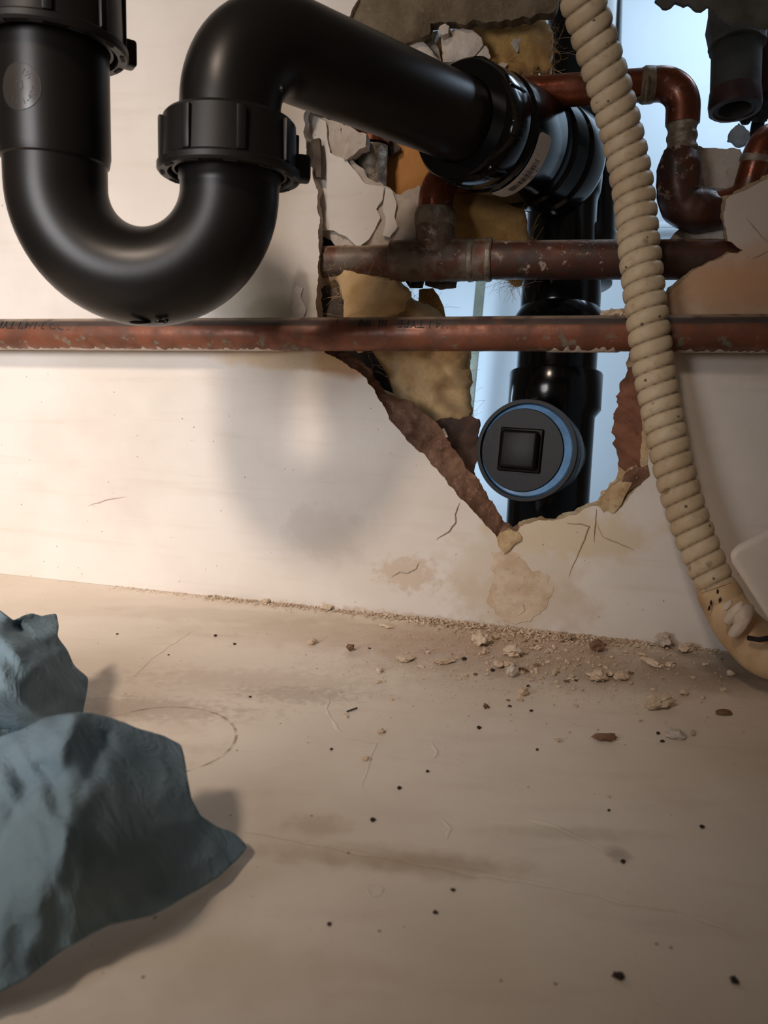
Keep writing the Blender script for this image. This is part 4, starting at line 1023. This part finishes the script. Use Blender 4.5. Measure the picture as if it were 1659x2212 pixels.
wslab('torn_plaster', [(1070, 1160), (1082, 1150), (1100, 1142), (1120, 1150), (1124, 1166), (1108, 1178), (1090, 1192), (1078, 1184)], M['cream'], 0.0016, label='crumbly brown plaster clot at the lowest tip of the hole', cat='plaster chunk', thick=0.004, bulge=0.003, nz=0.006, nscale=140, ragj=0.0022, ragstep=0.0015, step=0.0022)
wslab('plaster_smear', [(1062, 1196), (1090, 1186), (1120, 1200), (1150, 1230), (1185, 1246), (1192, 1290), (1170, 1330), (1120, 1345), (1080, 1338), (1052, 1300), (1068, 1250)], M['crumb'], 0.0005, label='rough dusty plaster smear on the wall below the lowest tip of the hole', cat='plaster chunk', thick=0.0006, bulge=0.0006, fall=.012, nz=0.0012, nscale=110, ragj=0.003, ragstep=0.0015, step=0.0026)
wslab('torn_plaster', [(628, 690), (634, 655), (628, 632), (640, 618), (655, 622), (652, 640), (660, 665), (655, 690)], M['plaster'], 0.0008, label='ragged grey paint tear on the wall just above the long pipe', cat='plaster chunk', thick=0.002, bulge=0.001, nz=0.002, nscale=90, ragj=0.0012, ragstep=0.0015, step=0.003)
wslab('torn_plaster', [(672, 302), (690, 298), (692, 330), (694, 385), (680, 382), (676, 340)], M['kraft'], -0.004, label='narrow grey board strip along the left vertical edge of the hole', cat='board strip', thick=0.004, nz=0.001, ragj=0.0006, ragstep=0.002, step=0.003)

# ------------------------------------------------------------------ ribbed hose
hose = thing('ribbed_hose', F(1600, 1440), 'cream ribbed plastic hose running down in front of the pipes', 'hose')
hp = [(1222, -120, .415), (1252, -20, .425), (1283, 80, .435), (1318, 195, .445), (1348, 310, .455), (1369, 420, .460), (1379, 520, .460), (1390, 620, .460), (1402, 720, .460), (1413, 800, .462), (1428, 880, .462), (1446, 970, .460), (1468, 1060, .458), (1498, 1150, .455), (1532, 1235, .450), (1548, 1272, .447)]
hps = resample(smooth_path([D(x, y, d) for x, y, d in hp], 12), 0.00075)
tot = sum((b - a).length for a, b in zip(hps, hps[1:])); pitch = 0.0089
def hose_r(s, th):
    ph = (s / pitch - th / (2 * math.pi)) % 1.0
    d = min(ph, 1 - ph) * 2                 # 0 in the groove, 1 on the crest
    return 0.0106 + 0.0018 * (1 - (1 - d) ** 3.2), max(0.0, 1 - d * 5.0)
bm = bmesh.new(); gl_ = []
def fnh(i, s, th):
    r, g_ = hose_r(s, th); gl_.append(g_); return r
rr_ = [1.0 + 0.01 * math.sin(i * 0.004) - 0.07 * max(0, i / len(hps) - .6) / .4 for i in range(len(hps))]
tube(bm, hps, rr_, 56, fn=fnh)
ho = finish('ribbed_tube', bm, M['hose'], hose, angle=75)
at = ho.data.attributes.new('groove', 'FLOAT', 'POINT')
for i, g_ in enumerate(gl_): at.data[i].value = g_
h0 = hps[-1]
bm = bmesh.new()
cf = smooth_path([D(1543, 1262, .449), D(1562, 1300, .446), D(1588, 1345, .440), D(1622, 1382, .432), D(1665, 1412, .424), D(1740, 1425, .415)], 10)
cfr = [0.0112 + 0.0012 * min(1, i / 8) + 0.0018 * min(1, max(0, i - 14) / 20) for i in range(len(cf))]
tube(bm, resample(cf, 0.1), cfr, 48); cu = finish('smooth_cuff', bm, M['cuff'], hose, angle=60)
bm = bmesh.new(); lathe(bm, D(1547, 1270, .447), D(1562, 1300, .446) - D(1547, 1270, .447), [(-0.001, 0.0108), (0.0, 0.0119), (0.007, 0.0126), (0.009, 0.0119)], 56); finish('cuff_collar', bm, M['cuff'], hose)
bm = bmesh.new(); tube(bm, resample([D(1616, 1378, .413), D(1640, 1382, .408), D(1700, 1372, .398)], .004), 0.0014, 12); finish('dark_slit', bm, M['dark'], hose)
for px, py, d, sc, sq in ((1585, 1325, .420, .0042, (.7, .8, 1.8)), (1607, 1330, .416, .0045, (.9, .8, 1.7)), (1600, 1350, .416, .0042, (.8, .8, 2.2)), (1572, 1308, .424, .0024, (.7, .7, 1.6))):
    bm = bmesh.new(); rot = Matrix.Rotation(math.radians(-32), 3, 'Y'); lump(bm, D(px, py, d), sc, sq, .15, px, 3, rot.inverted() if False else rot.transposed()); finish('putty_blob', bm, M['putty'], hose)
for x, y, d in ((1550, 1278, .4355), (1555, 1296, .4345), (1536, 1302, .4355), (1532, 1313, .4355), (1594, 1362, .4215)):
    bm = bmesh.new(); lump(bm, D(x, y, d), 0.0009, (.7, .7, 1.9), .5, x); finish('dark_nick', bm, M['speck'], hose)

# ------------------------------------------------------------------ white container at the right edge
def prism(name, pix, d0, d1, bev, mat):
    bm = bmesh.new(); fr_ = [bm.verts.new(D(x, y, d0)) for x, y in pix]
    dv = ray(1640, 1230) * (d1 - d0) + RW @ V((0.02, 0, 0))
    bk = [bm.verts.new(v.co + dv) for v in fr_]; n = len(pix)
    bm.faces.new(fr_); bm.faces.new(list(reversed(bk)))
    for i in range(n): bm.faces.new((fr_[i], bk[i], bk[(i + 1) % n], fr_[(i + 1) % n]))
    bmesh.ops.recalc_face_normals(bm, faces=bm.faces)
    bmesh.ops.bevel(bm, geom=bm.edges[:], offset=bev, segments=6, profile=0.5, affect='EDGES')
    return bm
wc = thing('white_container', D(1750, 1500, .40), 'white rounded plastic container poking in at the right edge beside the hose', 'container')
bm = prism('c', [(1556, 1190), (1740, 1094), (1900, 1300), (1860, 1500), (1758, 1500)], .375, .420, 0.0060, None)
finish('container_body', bm, M['white'], wc, angle=40)
bm = bmesh.new(); lathe(bm, D(1850, 1180, .41), ZZ, [(0, .012), (.004, .014), (.016, .014), (.018, .012)], 40); finish('container_cap', bm, M['white'], wc)

# ------------------------------------------------------------------ blue paper towels
def towel(name, label, ctrl, outline, foldfn, seed, floorz=0.0):
    """ctrl: (px,py,z) heights; outline: pixel outline; the sheet is a real surface over the floor"""
    bm = bmesh.new()
    out = rag([(x / 1000.0, y / 1000.0) for x, y in outline], 0.010, 0.0012, seed)
    P, T = triangulate(out, [], 0.013)
    cs = np.array([(x / 1000., y / 1000.) for x, y, z in ctrl]); zs_ = np.array([z for _, _, z in ctrl])
    vs_ = []
    N_ = len(cs); D2 = ((cs[:, None, :] - cs[None, :, :]) ** 2).sum(2)
    Kk = np.where(D2 > 0, 0.5 * D2 * np.log(np.maximum(D2, 1e-12)), 0) + np.eye(N_) * 1e-3
    Q = np.hstack([np.ones((N_, 1)), cs]); A_ = np.zeros((N_ + 3, N_ + 3)); A_[:N_, :N_] = Kk; A_[:N_, N_:] = Q; A_[N_:, :N_] = Q.T
    cf_ = np.linalg.solve(A_, np.concatenate([zs_, np.zeros(3)]))
    for x, y in P:
        d2 = (cs[:, 0] - x) ** 2 + (cs[:, 1] - y) ** 2
        z = float((cf_[:N_] * 0.5 * d2 * np.log(np.maximum(d2, 1e-12))).sum() + cf_[N_] + cf_[N_ + 1] * x + cf_[N_ + 2] * y) + foldfn(x * 1000, y * 1000)
        z = max(0.0012, z)
        vs_.append(bm.verts.new(F(x * 1000, y * 1000, z)))
    for t in T: bm.faces.new([vs_[i] for i in t])
    bmesh.ops.recalc_face_normals(bm, faces=bm.faces)
    o = finish(name, bm, M['towel'], None, True, 70)
    sb_ = o.modifiers.new('smooth', 'SUBSURF'); sb_.levels = 1; sb_.render_levels = 1
    md = o.modifiers.new('thickness', 'SOLIDIFY'); md.thickness = 0.0005; md.offset = 0
    return tag(o, label, 'paper towel')
def ridge_fold(x, y, ax_, ay_, bx_, by_, width, h):
    dx, dy = bx_ - ax_, by_ - ay_; L2 = dx * dx + dy * dy; t = max(0, min(1, ((x - ax_) * dx + (y - ay_) * dy) / L2))
    d = math.hypot(x - ax_ - dx * t, y - ay_ - dy * t); return h * math.exp(-(d / width) ** 1.4) * (1 - 0.5 * t)
def crease(x, y, sc, s0):
    return 1 - abs(mnoise.noise(V((x * sc, y * sc * 0.8, s0)))) * 2.2
def fold_front(x, y):
    z = 0.0022 * crease(x + 0.4 * y, y, 0.0045, 2) + 0.0012 * crease(x, y - .5 * x, 0.012, 6)
    z += ridge_fold(x, y, 100, 1660, 135, 1760, 26, -0.006) + ridge_fold(x, y, 160, 1560, 105, 1690, 24, 0.005)
    z += ridge_fold(x, y, 60, 1700, -10, 1860, 40, -0.007) + ridge_fold(x, y, 150, 1740, 125, 1900, 22, 0.004)
    z += ridge_fold(x, y, 230, 1600, 160, 1740, 20, -0.003) + ridge_fold(x, y, 390, 1640, 470, 1850, 60, 0.003)
    return z
towel('paper_towel', 'front crumpled blue paper towel lying nearest, lower left', 
      [(530, 1850, .002), (500, 1800, .006), (450, 1775, .012), (420, 1730, .020), (400, 1650, .026), (390, 1608, .030), (300, 1570, .040), (230, 1548, .046), (150, 1545, .052), (60, 1568, .050), (0, 1592, .046), (-200, 1600, .030), (-300, 1800, .010),
       (450, 1905, .004), (350, 1962, .008), (250, 1990, .011), (150, 2045, .012), (0, 2135, .010), (-200, 2240, .004), (200, 1750, .046), (300, 1750, .036), (100, 1850, .044), (0, 1800, .040), (200, 1880, .036), (350, 1850, .022)],
      [(-260, 1640), (-100, 1615), (0, 1592), (50, 1575), (95, 1552), (140, 1541), (190, 1540), (235, 1550), (300, 1575), (352, 1590), (391, 1610), (399, 1645), (404, 1680), (413, 1725), (432, 1762), (470, 1788), (500, 1797), (522, 1815), (534, 1832), (515, 1855), (470, 1895), (430, 1920), (360, 1960), (325, 1978), (240, 1996), (200, 2015), (130, 2055), (60, 2110), (0, 2142), (-120, 2200), (-260, 2230)],
      fold_front, 11)
def fold_back(x, y):
    z = 0.0034 * crease(x + y * .6, y, 0.009, 4) + 0.0014 * crease(x - y, y, 0.02, 9)
    z += ridge_fold(x, y, 0, 1380, 150, 1500, 16, 0.004) + ridge_fold(x, y, 30, 1350, 180, 1450, 10, -0.005)
    z += ridge_fold(x, y, -20, 1450, 90, 1560, 20, 0.004) + ridge_fold(x, y, -40, 1550, 60, 1600, 22, -0.008)
    z += ridge_fold(x, y, 60, 1420, 110, 1500, 12, -0.003)
    return z
towel('paper_towel', 'rear crumpled blue paper towel behind the front one at the left edge',
      [(0, 1315, .050), (35, 1345, .044), (65, 1325, .046), (122, 1330, .038), (125, 1375, .034), (160, 1440, .020), (190, 1465, .012), (185, 1520, .005), (172, 1560, .002), (100, 1500, .026), (50, 1440, .042), (0, 1450, .040), (-200, 1400, .030), (80, 1580, .004), (0, 1600, .006), (-200, 1600, .002)],
      [(-220, 1330), (-80, 1305), (0, 1318), (30, 1342), (48, 1330), (68, 1324), (90, 1332), (121, 1325), (127, 1355), (123, 1375), (145, 1405), (160, 1440), (175, 1452), (191, 1465), (186, 1500), (180, 1530), (174, 1575), (120, 1610), (40, 1640), (-220, 1640)],
      fold_back, 13)

# ------------------------------------------------------------------ debris
rs = random.Random(21)
def crumb(px, py, size, label, mat='crumb', sq=(1, 1, .45), group=None, name='plaster_crumb', cat='plaster crumb', seed=None, sub=2, sharp=True):
    p = F(px, py); random.seed(int(px * 13 + py)); bm = bmesh.new()
    lump(bm, V((0, 0, 0)), size, sq, 0.5, seed or px % 97, sub, Matrix.Rotation(random.uniform(0, 6.28), 3, 'Z'))
    zmin = min(v.co.z for v in bm.verts)
    o = finish(name, bm, M[mat], None, True, 25); o.location = p + V((0, 0, -zmin - size * .06))
    return tag(o, label, cat, group)
for px, py, s, lb, mt, sq in (
    (1040, 1390, .0068, 'large cream triangular plaster flake near the wall below the hole', 'crumb', (1.1, .8, .55)),
    (877, 1426, .0052, 'thin pale oval plaster flake, left of two flat flakes on the floor', 'crumb', (1.1, .8, .22)),
    (960, 1431, .0056, 'thin pale long plaster flake between the oval flake and the orange stain', 'crumb', (1.3, .6, .22)),
    (1108, 1416, .0056, 'pale cream plaster lump right of the large triangular flake', 'crumb', (1, .9, .5)),
    (1070, 1368 + 12, .0026, 'small cream crumb touching the right side of the large triangular flake', 'crumb', (1, .9, .6)),
    (1048, 1412, .0022, 'small pale crumb just below the large triangular flake', 'crumb', (1.1, .8, .6)),
    (1079, 1440, .0040, 'cream crumb on the edge of the orange stain', 'crumb', (1.2, .8, .5)),
    (1104, 1463, .0036, 'upright grey plaster crumb below the cream lump', 'plaster', (.8, .7, 1.0)),
    (1098, 1442, .0038, 'soft beige crumb beside the cream crumb', 'crumb', (1.1, .9, .5)),
    (1130, 1502, .0030, 'crumbly white plaster bit standing alone below the debris patch', 'crumb', (1, .9, .7)),
    (1292, 1467, .0056, 'pale flat plaster flake in the middle of the right debris field', 'crumb', (1.2, .9, .4)),
    (1318, 1458, .0038, 'smaller pinkish flake touching the pale flat flake', 'crumb', (1.3, .8, .4)),
    (1340, 1466, .0048, 'dusty beige flake right of the pinkish flake', 'crumb', (1.2, .8, .35)),
    (1403, 1437, .0050, 'narrow white angular plaster sliver on the right floor', 'crumb', (1.5, .5, .4)),
    (1388, 1416, .0024, 'little flat crumb behind the white angular sliver', 'crumb', (1.3, .8, .4)),
    (1432, 1398, .0062, 'blocky grey plaster lump against the wall at the right', 'plaster', (1, .8, .7)),
    (1482, 1408, .0052, 'low split plaster lump between the blocky grey lump and the hose cuff', 'crumb', (1.2, .7, .5)),
    (1425, 1528, .0078, 'largest pink brown plaster chunk lying alone on the right floor', 'crumb', (1.2, .6, .45)),
    (1457, 1592, .0044, 'clean white plaster flake in front of the pink brown chunk', 'plaster', (1.1, .8, .4)),
    (1496, 1586, .0022, 'small white crumb right of the clean white flake', 'plaster', (1.3, .6, .4)),
    (1478, 1501, .0026, 'small white crumb behind the largest pink brown chunk', 'crumb', (1, .9, .6)),
    (1578, 1461, .0026, 'small crumb near the dark shadow under the hose cuff', 'crumb', (1, .9, .6)),
    (1290, 1405, .0052, 'dark brown hollow crumb near the wall, right of the hole tip', 'pinkcrumb', (1.1, .9, .6)),
    (1305, 1600, .0044, 'small rusty brown curled flake on the open floor', 'pinkcrumb', (1.4, .5, .35)),
    (757, 1406, .0026, 'small orange brown crumb on the floor left of the flakes', 'pinkcrumb', (.9, .8, .8)),
    (674, 1391, .0034, 'small pale crumb at the far left of the debris', 'crumb', (1, .9, .5)),
    (836, 1354, .0040, 'flat pale flake close to the wall line', 'crumb', (1.4, .7, .25)),
    (705, 1318, .0038, 'cream crumb on the grit line at the wall foot', 'crumb', (1.3, .7, .5)),
    (575, 1303, .0040, 'pale crumb on the grit line far left', 'crumb', (1.4, .7, .4)),
    (820, 1451, .0020, 'tiny white crumb below the thin pale oval flake', 'crumb', (1.1, .9, .6)),
    (1564, 1540, .0040, 'flat dark brown flake on the floor at the far right', 'pinkcrumb', (1.3, .8, .15)),
    (1410, 1610 - 85, .0030, 'brown sliver at the foot of the largest pink brown chunk', 'pinkcrumb', (1.5, .5, .3)),
): crumb(px, py, s, lb, mt, sq, sub=3 if s > .004 else 2)
# small scattered crumbs: three moulds, copied
protos = []
for k in range(4):
    random.seed(50 + k); bm = bmesh.new(); lump(bm, V((0, 0, 0)), 1.0, (1, .8, .6), 0.8, 60 + k, 2, Matrix.Identity(3))
    for v in bm.verts: v.co.z += 0.35
    me_o = finish('plaster_crumb', bm, M['crumb'] if k < 3 else M['pinkcrumb'], None, True, 25); protos.append(me_o)
GL = 'tiny pale plaster crumb scattered on the dusty floor in front of the hole'
used = [False] * 4
def small(px, py, s):
    k = 3 if rs.random() < 0.10 else rs.randrange(3); o = protos[k]
    if used[k]:
        o = protos[k].copy(); COL.objects.link(o)
    used[k] = True
    o.location = F(px, py); o.scale = (s, s * rs.uniform(.7, 1), s * rs.uniform(.5, 1)); o.rotation_euler = (rs.uniform(-.2, .2), rs.uniform(-.2, .2), rs.uniform(0, 6.28))
    tag(o, GL, 'plaster crumb', 'tiny plaster crumbs on the floor')
n = 0
while n < 230:
    if rs.random() < .62: px, py = rs.gauss(1190, 110), 1375 + abs(rs.gauss(35, 42))
    else: px, py = rs.gauss(1300, 190), 1380 + abs(rs.gauss(70, 80))
    seam = 1248 + px * 0.112
    if px > 1640 or px < 600 or py < seam - 30 or py > 1750 or py < 1248 + (px / 1659) * 175: continue
    small(px, py, abs(rs.gauss(.0008, .0006)) + .0005); n += 1
# dark specks
DS = 'tiny black dirt speck on the open floor'
sp0 = None
for px, py, s in ((863, 1703, .0010), (806, 1772, .0011), (1035, 1573, .0012), (1101, 1526, .0010), (1147, 1536, .0010), (1141, 1483, .0012), (1064, 1449, .0015), (1050, 1396, .0010), (798, 1401, .0009), (465, 1374, .0012), (507, 1392, .0010), (716, 1619, .0008),
                 (1335, 2110, .0016), (1586, 2119, .0014), (1517, 1787, .0010), (1346, 1862, .0010), (978, 1923, .0008), (941, 1972, .0008), (1421, 1585, .0011), (1430, 1602, .0011), (1160, 1620, .0008), (1002, 1425, .0018), (924, 1667, .0008), (1244, 1471, .0009), (1236, 1384, .0013), (1166, 1362, .0014), (1315, 1751, .0007), (540, 1506, .0008), (253, 1370, .0008), (364, 1415, .0006), (711, 1997, .0008), (1458, 1435, .0008)):
    if sp0 is None:
        random.seed(3); bm = bmesh.new(); lump(bm, V((0, 0, .4)), 1.0, (1, .8, .6), 0.6, 77, 2, Matrix.Identity(3)); o = sp0 = finish('dirt_speck', bm, M['speck'], None, True, 40)
    else: o = sp0.copy(); COL.objects.link(o)
    o.location = F(px, py); o.scale = (s, s, s * .8); o.rotation_euler = (0, 0, rs.uniform(0, 6.28)); tag(o, DS, 'dirt speck', 'black dirt specks on the floor')
bm = bmesh.new(); tube(bm, [F(749, 1537, .0004), F(760, 1533, .0009), F(771, 1529, .0005)], .0004, 6); tag(finish('splinter', bm, M['speck']), 'thin dark splinter lying on the floor left of centre', 'splinter')
# uncountable grit along the foot of the wall
bm = bmesh.new(); rg = random.Random(9)
def grit(p, s):
    a = [p + V((rg.uniform(-1, 1), rg.uniform(-1, 1), rg.uniform(0, 1.2))) * s for _ in range(4)]
    vs4 = [bm.verts.new(q) for q in a]
    for f in ((0, 1, 2), (0, 1, 3), (0, 2, 3), (1, 2, 3)): bm.faces.new([vs4[i] for i in f])
for _ in range(5200):
    px = rg.uniform(250, 1640); dens = math.exp(-((px - 1120) / 330) ** 2) if px > 700 else 0.35
    if rg.random() > 0.25 + dens: continue
    u = wuv(px, 1300)[0]; w = abs(rg.gauss(0, .0028 + .006 * dens))
    grit(UV(u, 0, w + .0004), rg.uniform(.0005, .0015) * (0.7 + .6 * dens) * (1.2 if px > 450 else .6))
for _ in range(5200):
    px = rg.gauss(1170, 190); py = 1360 + abs(rg.gauss(30, 60)); p = F(px, py)
    if (p - WO).dot(WN) < 0.002 or px > 1650: continue
    grit(p, rg.uniform(.0002, .0008))
for _ in range(1500):
    px = rg.uniform(200, 1500); py = 1330 + abs(rg.gauss(30, 100)); p = F(px, py)
    if (p - WO).dot(WN) < 0.002: continue
    grit(p, rg.uniform(.00015, .0004))
g_ = finish('plaster_grit', bm, M['crumb'], None, False); tag(g_, 'fine cream plaster grit along the foot of the wall', 'grit', kind='stuff')
